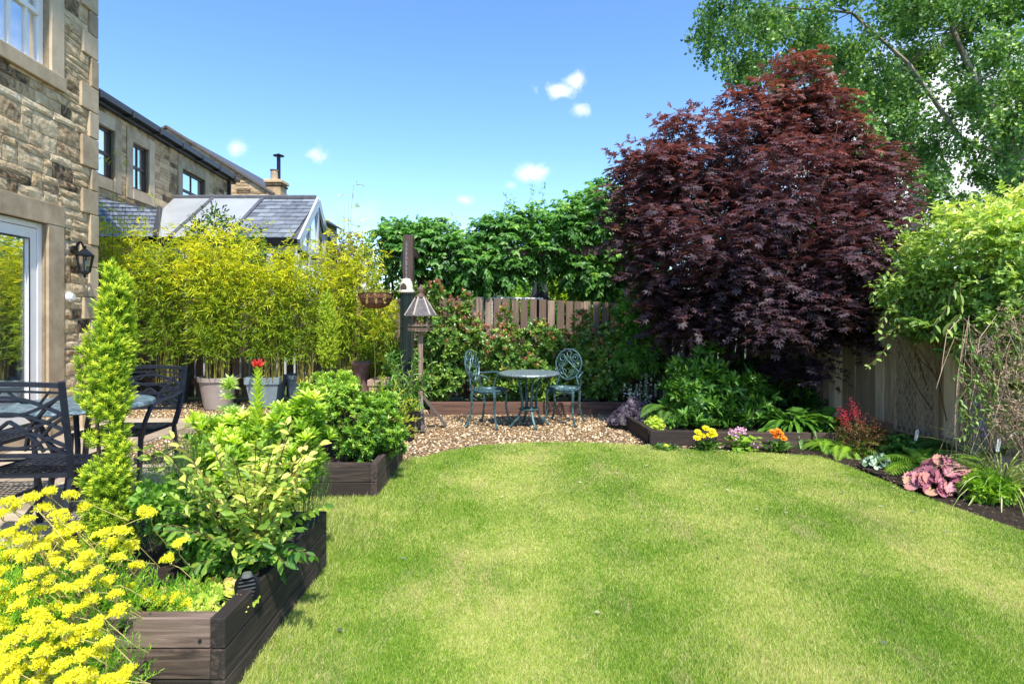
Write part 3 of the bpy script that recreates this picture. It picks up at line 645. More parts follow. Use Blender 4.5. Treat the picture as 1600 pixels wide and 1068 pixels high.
# glazed extension
M_slate = surf('slate', [(.2, (.1, .11, .135)), (.5, (.18, .2, .235)), (.8, (.26, .285, .33))], 8, 6, .5, .3, .004, attr=.5)
M_lightframe = plain('pale_grey_frame', (.5, .51, .53), .4, 0, .06)
M_lead = plain('lead', (.1, .105, .12), .45)
cn = thing('glazed_extension', 'garden room extension with slate and white glazed roof panels and glazed gable', 'conservatory', (-6, 12, 0))
YE, YR = 11.0, 12.6; ze = H + (492 - 372) / F * YE; zr = H + (492 - 311) / F * YR
xr, xe = P(492, 0, YR).x, P(464, 0, YE).x
up = Vector((0, YR - YE, zr - ze)); nrmv = Vector((0, -up.z, up.y)).normalized()
def slates(mb, x0, x1, rows=10, tw=.34):
    for i in range(rows):
        x = x0 - (tw / 2 if i % 2 else 0)
        while x < x1:
            a, b = max(x, x0), min(x + tw, x1)
            if b - a > .03:
                p = Vector((0, YE, ze)) + up * (i / rows); q = Vector((0, YE, ze)) + up * ((i + 1.05) / rows); t = nrmv * .012
                mb.add([(a + .004, p.y + t.y * 2.2, p.z + t.z * 2.2), (b - .004, p.y + t.y * 2.2, p.z + t.z * 2.2), (b - .004, q.y + t.y, q.z + t.z), (a + .004, q.y + t.y, q.z + t.z),
                        (a + .004, p.y, p.z), (b - .004, p.y, p.z)], [(0, 1, 2, 3), (0, 4, 5, 1)])
            x += tw
mb = MB(); mb.prism([(-7.6, YE, ze - .02), (xe, YE, ze - .02), (xr, YR, zr - .02), (-7.6, YR, zr - .02)], nrmv * -.1)
mb.prism([(-7.6, 2 * YR - YE, ze - .02), (xe - .1, 2 * YR - YE, ze - .02), (xr, YR, zr - .02), (-7.6, YR, zr - .02)], (0, -.05, -.1)); rfo = mb.build('roof', M_lead, cn)
mb = MB(); slates(mb, -5.40, xe - .1); mb.build('slates', M_slate, rfo)
mbp = MB(); 
for (a, b) in ((-7.55, -6.55), (-6.5, -5.45)):
    p0 = Vector((0, YE, ze)) + nrmv * .012; p1 = p0 + up; q = MB(); q.prism([(a, p0.y, p0.z), (b, p0.y, p0.z), (b, p1.y, p1.z), (a, p1.y, p1.z)], nrmv * .02); q.build('roof_panel', surf('polycarbonate', [(.3, (.3, .32, .35)), (.7, (.42, .44, .47))], .8, 3, .25, 0), rfo)
for a in (-7.58, -6.52, -5.43):
    q = MB(); p0 = Vector((a, YE, ze)) + nrmv * .03; q.beam(p0, p0 + up, .07, .05, nrmv); q.build('glazing_bar', M_lead, rfo)
q = MB(); q.tube([(-9.5, YR, zr + .03), (xr + .02, YR, zr + .03)], .06, 8); q.build('ridge', M_lead, rfo)
q = MB(); q.bx(-9, xe, YE - .1, YE + .02, ze - .14, ze - .02); q.build('gutter', M_black, cn)
vl = [P(136, 303, 9.6), P(252, 310, 12.5), P(241, 370, 10.85), P(136, 370, 9.2)]
q = MB(); n0 = (vl[1] - vl[0]).cross(vl[3] - vl[0]).normalized(); n0 = n0 if n0.z > 0 else -n0
q.prism(vl, n0 * -.08); lo = q.build('side_roof', M_lead, cn)
q = MB()
for i in range(10):
    for j in range(9):
        def bl(s, t): return (vl[3] * (1 - s) + vl[2] * s) * (1 - t) + (vl[0] * (1 - s) + vl[1] * s) * t
        s0 = (j + (.5 if i % 2 else 0)) / 9.5; s1 = s0 + .1; t0, t1 = i / 10, (i + 1.05) / 10; q.add([bl(s0, t0) + n0 * .03, bl(s1, t0) + n0 * .03, bl(s1, t1) + n0 * .012, bl(s0, t1) + n0 * .012], [(0, 1, 2, 3)])
q.build('slates', M_slate, lo)
q = MB(); q.beam(vl[1] + n0 * .03, vl[2] + n0 * .03, .16, .03, n0); q.build('valley_flashing', plain('dark_lead', (.045, .047, .055), .5), lo)
# gable: white barge boards, mullions, dark glass
GX = lambda Y: xe + .05 - .13 * (Y - YE); gx = xe + .05; A_ = Vector((GX(YR), YR, zr + .05)); B1 = Vector((gx, YE - .12, ze - .02)); B2 = Vector((GX(2 * YR - YE), 2 * YR - YE + .1, ze - .02))
for (p, q_) in ((A_, B1), (A_, B2)):
    q = MB(); q.beam(p + Vector((.03, 0, -.1)), q_ + Vector((.03, 0, -.1)), .05, .2, (0, 0, 1)); q.build('barge_board', M_lightframe, cn, bevel=.004)
q = MB(); q.prism([(gx - .03, YE, ze - .1), (GX(2 * YR - YE) - .03, 2 * YR - YE, ze - .1), (GX(YR) - .03, YR, zr - .05)], (.02, 0, 0)); q.build('gable_pane', glassmat('dark_glass', .45, (.2, .22, .25)), cn)
for k, dy in enumerate((-.8, 0, .8)):
    q = MB(); q.bx(GX(YR + dy) - .02, GX(YR + dy) + .03, YR + dy - .05, YR + dy + .05, 0, zr - .1 - abs(dy) * (zr - ze) / (YR - YE)); q.build('mullion', M_lightframe, cn)
q = MB(); q.beam((gx, YE, ze - .16), (GX(2 * YR - YE), 2 * YR - YE, ze - .16), .05, .12); q.build('transom', M_lightframe, cn)
q = MB(); q.bx(-7.3, xe, YE, YE + .04, 0, .5); q.bx(-7.3, xe, YE, YE + .04, ze - .3, ze - .14); 
for i in range(7):
    x = -7.3 + (xe + 7.3) * i / 6; q.bx(x - .05, x + .05, YE - .01, YE + .05, .5, ze - .3)
q.build('front_frame', M_lightframe, cn)
q = MB(); q.bx(-7.3, xe - .05, YE + .045, YE + .055, .5, ze - .3); q.build('pane', glassmat('dark_glass'), cn)
q = MB(); q.bx(-7.3, xe - .4, YE + 1.2, YE + 1.3, 0, ze - .1); q.build('inner_wall', plain('cream_render', (.6, .58, .52)), cn)
q = MB(); q.beam((gx - .02, YE, 1.4), (GX(2 * YR - YE) - .02, 2 * YR - YE, 1.4), .012, 1.8); q.build('side_pane', glassmat('dark_glass'), cn)

# ------------------------------------------------------------ fences, posts, timber
M_picket = wood('picket_wood', (.13, .088, .065), (.36, .27, .2), 2)
M_rail = wood('rail_wood', (.13, .08, .055), (.32, .22, .16), 0)
fz = lambda x: 1.56 - max(0, x + .6) * .028
bf = thing('picket_fence', 'brown picket fence along the back behind the shrubs', 'fence', (0, 8.9, 0))
x = -6.9
while x < 3.7:
    w = rr(.095, .11); h = fz(x) + rr(-.012, .012)
    q = MB(); q.box((x, 8.88 + rr(-.003, .003), h / 2 + .02), (w, .02, h - .04), Matrix.Rotation(rr(-.012, .012), 3, 'Y')); q.build('picket', M_picket, bf, bevel=.002); x += .139
for zz in (.28, 1.17):
    q = MB(); q.beam((-7, 8.93, zz), (3.7, 8.93, zz - (.1 if zz > 1 else 0)), .045, .09); q.build('rail', M_rail, bf)
for px in (-6.2, -4.4, -2.6, -.72, 1.1, 2.9):
    q = MB(); q.bx(px - .045, px + .045, 8.96, 9.05, 0, 1.5); q.build('post', M_picket, bf)
lr = MB(); lr.beam((-6.3, 8.78, .29), (-1.4, 8.78, .29), .05, .11); tag(lr.build('timber_rail', M_rail, loc=(-3.9, 8.78, 0)), 'low horizontal pinkish timber rail behind the potted bamboos', 'timber rail')
# white rope trellis
q = MB(); x0, x1, y0 = P(742, 0, 9.15).x, P(848, 0, 9.15).x, 9.15
wt = thing('rope_trellis', 'white rope-twist trellis standing behind the picket fence', 'trellis', (x0, y0, 0))
def rope(q, p, e, rad=.012):
    p, e = Vector(p), Vector(e); L = (e - p).length; n = max(4, int(L / .03)); d = (e - p).normalized(); s_ = d.cross(Vector((0, 1, 0))).normalized()
    for ph in (0, PI): q.tube([p + d * (L * i / n) + (s_ * math.cos(i * 1.6 + ph) + Vector((0, 1, 0)) * math.sin(i * 1.6 + ph)) * rad * .7 for i in range(n + 1)], rad * .8, 4)
rope(q, (x0, y0, 1.575), (x1, y0, 1.56)); q.build('top_rail', M_white, wt)
for i in range(9):
    q = MB(); xx_ = x0 + (x1 - x0) * i / 8; rope(q, (xx_, y0, .3), (xx_, y0, 1.555)); q.build('upright', M_white, wt)
# close boarded fence on the right
fx = lambda Y: 4.689 - .111 * Y
M_board = wood('grey_board', (.34, .24, .15), (.76, .58, .4), 2, .85, .5)
cf = thing('board_fence', 'weathered grey close-boarded fence along the right side', 'fence', (4.1, 5.4, 0)); q = MB()
a_ = math.atan2(1, -.111); Y = 1.6; k = 0
while Y < 8.85:
    w = rr(.1, .125); h = 1.78 + rr(-.015, .015); q.box((fx(Y) + (.012 if k % 2 else 0) + rr(-.003, .003), Y, h / 2 + .01), (w * 1.04, .018, h - .1), Matrix.Rotation(a_ + rr(-.03, .03), 3, 'Z') @ Matrix.Rotation(rr(-.006, .006), 3, 'Y')); Y += w; k += 1
q.build('boards', M_board, cf, bevel=.002)
q = MB(); q.beam((fx(1.6) - .02, 1.6, .08), (fx(8.85) - .02, 8.85, .08), .03, .15); q.build('gravel_board', M_board, cf)
q = MB(); q.beam((fx(1.6) - .0, 1.6, 1.8), (fx(8.85), 8.85, 1.8), .06, .03); q.build('capping', M_board, cf)
for Yp in (1.9, 3.5, 5.02, 6.9, 8.6):
    q = MB(); q.box((fx(Yp) - .05, Yp, .9), (.1, .1, 1.82), a_); q.build('post', surf('concrete_post', [(.3, (.25, .23, .18)), (.7, (.42, .39, .31))], 12, 6, .95, .4, .004) if Yp == 5.02 else M_board, cf, bevel=.004)
tr_ = thing('lattice_panel', 'diamond lattice panel leaning against the grey boards', 'trellis', (fx(5.7) - .06, 5.7, 0)); q = MB()
def fp(s, z, off): Y = 5.95 - s; return Vector((fx(Y) - off, Y, z))
for e_ in ((0, .12, 0, 1.55), (.5, .12, .5, 1.55), (0, .12, .5, .12), (0, 1.55, .5, 1.55)): q.beam(fp(e_[0], e_[1], .07), fp(e_[2], e_[3], .07), .02, .03, (1, 0, 0))
q.build('frame', M_board, tr_)
for sg in (1, -1):
    q = MB(); t = -1.4
    while t < 1.6:
        # a lath runs s from 0 to .5 with slope 1.7
        s0, z0, s1, z1 = 0, t, .5, t + .95
        if sg < 0: z0, z1 = z1, z0
        pts = []
        for (s_, z_) in ((0, z0), (.5, z1)): pts.append((s_, z_))
        (sa, za), (sb, zb) = pts
        def clip(sa, za, sb, zb, lim, hi):
            if (za > lim) == hi and (zb > lim) == hi: return None
            if (za > lim) == hi: f = (lim - za) / (zb - za); sa, za = sa + (sb - sa) * f, lim
            elif (zb > lim) == hi: f = (lim - za) / (zb - za); sb, zb = sa + (sb - sa) * f, lim
            return sa, za, sb, zb
        c_ = clip(sa, za, sb, zb, 1.55, True); c_ = c_ and clip(*c_, .12, False)
        if c_: q.beam(fp(c_[0], c_[1], .07 + .004 * sg), fp(c_[2], c_[3], .07 + .004 * sg), .011, .005, (1, 0, 0))
        t += .125
    q.build('laths', surf('pale_lath', [(.3, (.3, .23, .16)), (.7, (.5, .41, .31))], 12, 6, .9, .3, .003), tr_)
# pergola
M_post = wood('dark_post', (.035, .022, .02), (.1, .065, .055), 2)
pg = thing('pergola', 'dark timber pergola posts and beam smothered in wisteria', 'pergola', (0, 9.2, 0))
for (u, v, Y, w) in ((637, 367, 7.6, .13), (658, 395, 9.2, .11), (985, 395, 9.2, .11), (842, 395, 9.5, .07)):
    t = P(u, v, Y); q = MB(); q.bx(t.x - w / 2, t.x + w / 2, Y, Y + w, 0, t.z); q.build('post', M_post, pg, bevel=.006)
a, b = P(600, 392, 9.1), P(1000, 392, 9.1); q = MB(); q.beam(a, b, .05, .14); q.build('beam', M_post, pg)
a, b = P(658, 384, 9.1), P(637, 384, 7.8); q = MB(); q.beam((a.x, 9.1, 2.2), (b.x, 7.8, 2.2), .05, .12); q.build('beam', M_post, pg)
# sleeper edging and raised beds
M_sleeper = wood('dark_sleeper', (.028, .02, .017), (.11, .075, .058), 0, .8, .3, .6)
M_sleeper_y = wood('dark_sleeper_y', (.02, .015, .014), (.085, .06, .05), 1, .8, .3, .6)
M_brown = wood('brown_sleeper', (.06, .032, .024), (.16, .09, .065), 0, .85, .3, .6)
ed = thing('timber_edging', 'brown timber sleeper edging between gravel and red-tipped shrubs', 'edging', (.2, 7.6, 0))
for (x0, x1) in ((-1.08, .2), (.205, 1.45)):
    q = MB(); q.bx(x0, x1, 7.58, 7.66, -.02, .15 + rr(0, .004)); q.build('sleeper', M_brown, ed, bevel=.006)
re_ = thing('corner_edging', 'low black timber corner edging holding the peony border', 'edging', (1.5, 5.8, 0))
p0 = G(1022, 694); p1 = Vector((1.32, 6.75, 0))
q = MB(); q.beam(p0 + Vector((-.02, .06, .065)), p1 + Vector((0, 0, .065)), .06, .16); q.build('sleeper', M_sleeper_y, re_, bevel=.005)
q = MB(); q.beam(p0 + Vector((-.045, .0, .065)), G(1118, 696) + Vector((0, .02, .065)), .06, .155); q.build('sleeper', M_sleeper, re_, bevel=.005)
q = MB(); q.beam(G(1118, 696) + Vector((.005, .02, .06)), Vector((3.2, 5.70, .06)), .06, .15); q.build('sleeper', M_sleeper, re_, bevel=.005)
q = MB(); q.prism([(1.45, 5.8, -.01), (3.6, 5.75, -.01), (3.6, 8.6, -.01), (1.3, 8.6, -.01), (1.36, 6.7, -.01)], (0, 0, .09)); q.build('soil', M_soil, re_)
def bed(label, x0, x1, y0, y1, h, n, name='raised_bed'):
    b = thing(name, label, 'raised bed', ((x0 + x1) / 2, (y0 + y1) / 2, 0)); t = .05; ph = (h + .02) / n
    for i in range(n):
        z0 = -.02 + i * ph + .002; z1 = z0 + ph - .004
        q = MB(); q.bx(x0, x1 - t - .002, y0 + rr(0, .002), y0 + t, z0, z1); q.build('sleeper', M_sleeper if n == 2 else M_front, b, bevel=.004)
        q = MB(); q.bx(x1 - t + rr(-.002, .002), x1, y0 - .004, y1, z0 + .001, z1 + .002); q.build('sleeper', M_sleeper_y, b, bevel=.004)
        q = MB(); q.bx(x0 + t + .002, x1 - t - .002, y1 - t, y1, z0, z1); q.build('sleeper', M_sleeper, b, bevel=.004)
        q = MB(); q.bx(x0, x0 + t, y0 + t + .002, y1, z0, z1); q.build('sleeper', M_sleeper_y, b, bevel=.004)
    q = MB(); q.bx(x0 + t, x1 - t, y0 + t, y1 - t, 0, h - .06); q.build('soil', M_soil, b)
    return b
M_front = surf('stained_sleeper', [(.3, (.02, .014, .012)), (.42, (.085, .058, .047)), (.55, (.16, .11, .09)), (.75, (.3, .215, .18))], 2.0, 10, .75, .6, .003, (.7, 8, 13), .3, bscale=5, dist=1.4)
bed1 = bed('near brown-black timber raised bed full of yellow and lime plants', -2.15, -.955, 1.92, 2.97, .292, 3)
bed2 = bed('further black timber raised bed holding the rounded green shrub', -1.95, -.955, 4.08, 5.03, .25, 2)
# knots and screw heads on the near bed
for (x, z) in ((-1.04, .215), (-1.04, .05), (-1.3, .25), (-1.22, .14), (-1.5, .19)): q = MB(); q.tube([(x, 1.921, z), (x, 1.9165, z)], .006 if x > -1.1 else .01, 10); q.build('knot', plain('knot', (.015, .011, .01), .6), bed1)
# ------------------------------------------------------------ furniture
def M4(rz, loc): return Matrix.Translation(loc) @ Matrix.Rotation(rz, 4, 'Z')
def spiral(cx, cz, r0, r1, a0, turns, n=22):
    return [(cx + (r0 + (r1 - r0) * t) * math.cos(a0 + turns * 2 * PI * t), cz + (r0 + (r1 - r0) * t) * math.sin(a0 + turns * 2 * PI * t)) for t in [i / n for i in range(n + 1)]]
def bistro_chair(label, loc, rz):
    """faces local -Y; back at +Y"""
    t = thing('bistro_chair', label, 'chair', loc, rz, 'ornate teal bistro chairs'); zs = .42
    def back(x, z): return (x, .17 + (z - zs) * .2, z)
    q = MB()                                                        # seat: ring, scroll work
    ring = [(.2 * math.cos(a), .185 * math.sin(a), zs) for a in [2 * PI * i / 26 for i in range(26)]]; q.tube(ring, .011, 6, True, flat=1)
    q.tube([(.2 * math.cos(a) * .97, .185 * math.sin(a) * .97, zs - .018) for a in [2 * PI * i / 26 for i in range(26)]], .009, 6, True)
    for k in range(6):
        a = PI * k / 6; q.tube([(.195 * math.cos(a), .18 * math.sin(a), zs), (-.195 * math.cos(a), -.18 * math.sin(a), zs)], .006, 5)
    for r_ in (.06, .11, .155): q.tube([(r_ * math.cos(a), r_ * .93 * math.sin(a), zs + .001) for a in [2 * PI * i / 20 for i in range(20)]], .006, 5, True)
    q.build('seat', M_teal, t, local=True)
    q = MB(); c = (0, zs + .27)
    ov = [(.165 * math.cos(a) * (1 - .12 * (math.sin(a) < 0) * abs(math.sin(a))), c[1] + .185 * math.sin(a)) for a in [2 * PI * i / 30 for i in range(30)]]; q.tube([back(*p) for p in ov], .0115, 6, True)
    for s in (-1, 1):
        for (cx, cz, r0, r1, a0, tu) in ((.075, c[1] + .075, .008, .05, 0, 1.3), (.1, c[1] - .01, .006, .042, 2, 1.25), (.055, c[1] - .085, .006, .045, -1, 1.2)): q.tube([back(s * x, z) for x, z in spiral(cx, cz, r0, r1, a0, tu)], .0062, 5)
        q.tube([back(s * x, z) for x, z in ((.0, c[1] - .17), (.06, c[1] - .1), (.085, c[1] - .03), (.045, c[1] + .03), (.01, c[1] + .09), (.03, c[1] + .14), (0, c[1] + .175))], .0065, 5)
        q.tube([back(s * x, z) for x, z in ((.14, c[1] - .09), (.06, c[1] - .02), (-.02, c[1] + .05), (-.07, c[1] + .12))], .0055, 5)
        q.tube([back(s * x, z) for x, z in ((.105, c[1] - .13), (.12, zs + .08), (.15, zs))], .0115, 6)
    q.build('backrest', M_teal, t, local=True)
    for s in (-1, 1):
        q = MB(); q.tube([back(s * .15, zs + .18), (s * .215, .1, zs + .185), (s * .235, .0, zs + .19), (s * .23, -.08, zs + .175), (s * .215, -.1, zs + .14), (s * .2, -.075, zs + .13)], .0095, 6)
        q.tube([(s * .225, -.01, zs + .185), (s * .21, .02, zs + .1), (s * .195, .04, zs)], .008, 5); q.build('arm', M_teal, t, local=True)
        for y in (-1, 1):
            q = MB(); x0, y0 = s * .15, y * .135; k = [0, .25, .5, .75, 1]
            q.tube([(x0, y0, zs - .005), (x0 + s * .012, y0 + y * .015, zs - .06), (x0 + s * .005, y0 + y * .01, zs - .2), (x0 + s * .02, y0 + y * .03, .1), (x0 + s * .05, y0 + y * .06, .015), (x0 + s * .065, y0 + y * .075, .01)], [.022, .018, .013, .012, .014, .017], 7)
            q.build('leg', M_teal, t, local=True)
    q = MB(); q.tube([(.15, -.13, zs - .03), (0, -.165, zs - .055), (-.15, -.13, zs - .03)], .009, 5); q.build('apron', M_teal, t, local=True)
    return t
def bistro_table(loc):
    t = thing('bistro_table', 'round teal cast metal bistro table standing on the gravel', 'table', loc, .3); zt = .62
    q = MB(); q.lathe([(.0, zt + .012), (.33, zt + .012), (.352, zt + .008), (.36, zt - .004), (.352, zt - .018), (.335, zt - .02), (.33, zt - .004), (0, zt - .004)], n=48)
    q.build('table_top', surf('teal_table_top', [(.35, (.06, .1, .115)), (.5, (.2, .27, .29)), (.7, (.4, .46, .47))], 55, 3, .38, .8, .004, metal=.3, bscale=70), t, local=True)
    for k in range(4):
        a = PI / 2 * k; c, s = math.cos(a), math.sin(a); q = MB()
        pr = [(.17, zt - .01), (.12, zt - .12), (.1, .42), (.085, .3), (.09, .2), (.14, .1), (.22, .02), (.245, .01)]; q.tube([(r * c, r * s, z) for r, z in pr], [.013, .015, .017, .018, .018, .017, .015, .017], 7, flat=.8); q.build('leg', M_teal, t, local=True)
    q = MB(); q.lathe([(0, .215), (.11, .213), (.125, .205), (.11, .195), (0, .195)], n=24); q.build('lower_tray', M_teal, t, local=True)
    q = MB(); q.tube([(.17 * math.cos(a), .17 * math.sin(a), zt - .03) for a in [2 * PI * i / 24 for i in range(24)]], .01, 5, True); q.build('ring', M_teal, t, local=True)
TB = G(826, 660); TB = Vector((.2, 6.75, 0)); bistro_table(TB)
bistro_chair('teal bistro chair left of the round table, turned side-on', (-.27, 6.8, 0), R(66))
bistro_chair('teal bistro chair right of the round table with its scrolled back facing forward', (.62, 6.95, 0), R(-22))
# dark cast dining set on the patio
def dining_chair(label, loc, rz, arms=True, zb=.5):
    """faces local -Y"""
    t = thing('dining_chair', label, 'chair', loc, rz, 'dark cast metal dining chairs'); zs = .43; hw_ = .27; M = M_iron
    def bk(x, z): return (x, .22 + (z - zs) * .2 - .03 * (1 - (x / hw_) ** 2) * 0 + .02 * (1 - (x / hw_) ** 2), z)
    q = MB(); q.tube([(-.25, -.22, zs), (.25, -.22, zs), (.25, .2, zs), (-.25, .2, zs)], .018, 4, True)
    n = 11
    for i in range(n):
        a = -.24 + .48 * i / (n - 1)
        q.tube([(a, -.21, zs + .004), (a + .02, -.1, zs), (a - .02, 0, zs - .004), (a + .02, .1, zs), (a, .2, zs + .004)], .0105, 4, flat=.45)
        b = -.2 + .39 * i / (n - 1); q.tube([(-.24, b, zs + .004), (-.1, b + .018, zs), (.0, b - .018, zs - .004), (.1, b + .018, zs), (.24, b, zs + .004)], .0105, 4, flat=.45)
    q.build('seat', M, t, local=True)
    q = MB(); z0, z1 = zs + .12, zs + zb
    for s in (-1, 1): q.tube([(s * .25, .21, zs), bk(s * hw_, z0), bk(s * (hw_ + .01), z1 + .02)], .021, 4)
    for zz, rd in ((z1, .024), (z1 - .04, .011), (z0, .02), (z0 + .035, .01)): q.tube([bk(-hw_ + 2 * hw_ * i / 8, zz + (.012 * math.sin(PI * i / 8) if zz > .8 else 0)) for i in range(9)], rd, 4, flat=.7)
    q.build('back_frame', M, t, local=True)
    q = MB(); zc = (z0 + z1) / 2; hh = (z1 - z0) / 2 - .03
    for (k, ph) in ((1, 0), (1, PI)):
        for off in (-.62, -.05, .5): q.tube([bk(x, zc + hh * (off + (.42 if ph else -.42) * (math.cos(PI * x / (2 * hw_)) * 1.5 - .75))) for x in [-hw_ + 2 * hw_ * i / 20 for i in range(21)]], .0155, 4, flat=.7)
    for s in (-1, 1):
        q.tube([bk(s * x, z) for x, z in ((.27, z1 - .05), (.19, zc + .07), (.1, zc - .03), (.06, z0 + .03))], .014, 4, flat=.7)
        q.tube([bk(s * x, z) for x, z in ((.0, zc), (.07, zc - .05), (.13, z0 + .06), (.15, z0 + .02))], .014, 4, flat=.7)
        q.tube([bk(s * x, z) for x, z in ((.27, zc + .02), (.2, zc - .03), (.15, z0 + .1), (.2, z0 + .04), (.25, z0 + .01))], .014, 4, flat=.7)
        q.tube([bk(s * x, z) for x, z in ((.02, z1 - .03), (.08, z1 - .09), (.17, z1 - .09), (.22, z1 - .03))], .0105, 4, flat=.6)
    q.build('lattice', M, t, local=True)
    for s in (-1, 1):
        q = MB(); q.tube([(s * .25, .2, zs), (s * .25, .24, .2), (s * .255, .3, .0)], .018, 4); q.build('leg', M, t, local=True)
        q = MB(); q.tube([(s * .25, -.22, zs), (s * .25, -.235, .2), (s * .26, -.26, .0)], .018, 4); q.build('leg', M, t, local=True)
        if arms:
            q = MB(); q.tube([bk(s * hw_, zs + .25), (s * .3, .1, zs + .235), (s * .31, -.08, zs + .23), (s * .305, -.19, zs + .2), (s * .29, -.235, zs + .1), (s * .26, -.225, zs - .02)], .0175, 5, flat=.8); q.build('arm', M, t, local=True)
        q = MB(); q.tube([(s * .25, .235, .24), (s * .25, -.235, .24)], .012, 4); q.build('stretcher', M, t, local=True)
    return t
dining_chair('navy dining chair nearest the camera, its lattice back turned to us', (-2.66, 3.33, 0), PI + .05, False)
dining_chair('navy dining armchair beyond the round table, right arm and legs clear of the yew', (-2.95, 4.4, 0), .02, True, .435)
dining_chair('navy dining armchair at the left edge seen through the near chair', (-3.7, 3.95, 0), R(-90) + .1 + PI, True, .44)
t = thing('dining_table', 'round blue-grey cast table between the navy dining chairs', 'table', (-2.87, 3.84, 0))
q = MB(); q.lathe([(0, .722), (.395, .722), (.42, .716), (.425, .7), (.405, .69), (0, .70)], n=48); q.build('table_top', surf('blue_table_top', [(.35, (.05, .09, .11)), (.5, (.13, .2, .24)), (.65, (.28, .36, .4))], 28, 3, .35, 1, .006, metal=.2, bscale=45), t, local=True)
for k in range(4):
    a = PI / 4 + PI / 2 * k; q = MB(); q.tube([(r_ * math.cos(a), r_ * math.sin(a), z) for r_, z in ((.3, .69), (.22, .6), (.14, .4), (.16, .2), (.28, .03), (.31, .015))], .018, 6); q.build('leg', M_iron, t, local=True)

# ------------------------------------------------------------ bird table, feeder, basket
def bird_table():
    b = G(657, 668); t = thing('bird_table', 'wooden bird table with hexagonal slatted roof and splayed feet on gravel', 'bird table', (b.x, b.y, 0), .25)
    mw = wood('bird_table_wood', (.1, .065, .05), (.27, .19, .15), 2)
    q = MB(); q.box((0, 0, .56), (.055, .055, 1.12)); q.build('pole', mw, t, local=True, bevel=.004)
    for k in range(4):
        a = PI / 2 * k; d = Vector((math.cos(a), math.sin(a), 0)); q = MB(); q.beam(d * .03 + Vector((0, 0, .36)), d * .3 + Vector((0, 0, .01)), .045, .035); q.build('foot', wood('weathered_foot', (.1, .08, .07), (.24, .2, .18), 2), t, local=True, bevel=.003)
        q = MB(); q.beam(d * .02 + Vector((0, 0, .14)), d * .2 + Vector((0, 0, .14)), .03, .035); q.build('brace', mw, t, local=True)
    q = MB(); q.lathe([(0, 1.115), (.145, 1.115), (.145, 1.13), (0, 1.13)], n=6); q.build('tray', mw, t, local=True)
    q = MB()
    for k in range(6):
        a, b_ = 2 * PI * k / 6, 2 * PI * (k + 1) / 6
        for z in (1.14, 1.185): q.beam((.14 * math.cos(a), .14 * math.sin(a), z), (.14 * math.cos(b_), .14 * math.sin(b_), z), .014, .026)
    q.build('tray_rim', mw, t, local=True)
    for k in range(6):
        a = 2 * PI * k / 6; q = MB(); q.beam((.12 * math.cos(a), .12 * math.sin(a), 1.12), (.12 * math.cos(a), .12 * math.sin(a), 1.3), .02, .02); q.build('upright', mw, t, local=True)
    q = MB(); q.lathe([(0, 1.295), (.18, 1.295), (.185, 1.29), (.17, 1.32), (.055, 1.5), (0, 1.5)], n=6)
    rf = q.build('roof', surf('roof_slats', [(.3, (.07, .06, .062)), (.7, (.17, .15, .15))], 20, 6, .8, .3, .003), t, local=True)
    q = MB()
    for k in range(6):
        a = 2 * PI * k / 6; q.beam((.182 * math.cos(a), .182 * math.sin(a), 1.3), (.057 * math.cos(a), .057 * math.sin(a), 1.505), .018, .012)
    q.build('hip', surf('roof_hip', [(.3, (.35, .3, .25)), (.7, (.5, .45, .4))], 20), rf, local=True)
    q = MB(); q.lathe([(.06, 1.5), (.065, 1.52), (.035, 1.535), (.025, 1.56), (.045, 1.585), (.03, 1.61), (.012, 1.635), (.0, 1.66)], n=14); q.build('finial', mw, t, local=True, smooth=True)
bird_table()
def feeder():
    p = P(635, 440, 7.25); t = thing('bird_feeder', 'tall dark mesh tube feeder topped by a cream beehive dome', 'bird feeder', (p.x, 7.25, 0))
    zt = P(0, 457, 7.25).z; zb = zt - .98; q = MB(); n = 22
    for k in range(n):
        a = 2 * PI * k / n; q.tube([(.075 * math.cos(a), .075 * math.sin(a), zb), (.075 * math.cos(a), .075 * math.sin(a), zt)], .0035, 3)
    for i in range(44): z = zb + (zt - zb) * i / 43; q.tube([(.075 * math.cos(a), .075 * math.sin(a), z) for a in [2 * PI * j / 16 for j in range(16)]], .0035, 3, True)
    q.build('mesh_tube', plain('dark_green_mesh', (.02, .035, .03), .4), t, local=True)
    q = MB(); q.lathe([(0, zb), (.058, zb), (.058, zt - .02), (0, zt - .02)], n=14); q.build('liner', plain('dark_liner', (.008, .012, .01)), t, local=True)
    q = MB(); pr = [(.098, 0), (.102, .015), (.098, .03)]
    for i in range(5): z = .03 + i * .028; r_ = .088 * math.sqrt(max(.05, 1 - (i / 5.4) ** 2)); pr += [(r_ * .94, z + .002), (r_, z + .014), (r_ * .94, z + .026)]
    pr += [(.03, .178), (0, .182)]
    q.lathe([(r_, zt + z) for r_, z in pr], n=28); q.build('beehive_dome', surf('cream_ceramic', [(.3, (.5, .47, .36)), (.7, (.7, .67, .54))], 12, 5, .5, .1), t, local=True, smooth=True)
    q = MB(); pts = [(-.038, zt + .03), (.038, zt + .03), (.038, zt + .075), (.025, zt + .105), (0, zt + .118), (-.025, zt + .105), (-.038, zt + .075)]
    q.prism([(x - .02, -.089 if z < zt + .08 else -.078, z) for x, z in pts], (0, .06, 0)); q.build('entrance', plain('feeder_hole', (.05, .035, .02)), t, local=True)
    q = MB(); z = zt + .18
    while z < zt + .62:
        a = (z * 40) % 2; q.tube([(.009 * math.cos(b) * (a < 1), .009 * math.cos(b) * (a >= 1), z + .018 + .016 * math.sin(b)) for b in [2 * PI * j / 8 for j in range(8)]], .0025, 4, True); z += .027
    q.build('chain', plain('steel', (.45, .45, .45), .3, .8), t, local=True)
feeder()
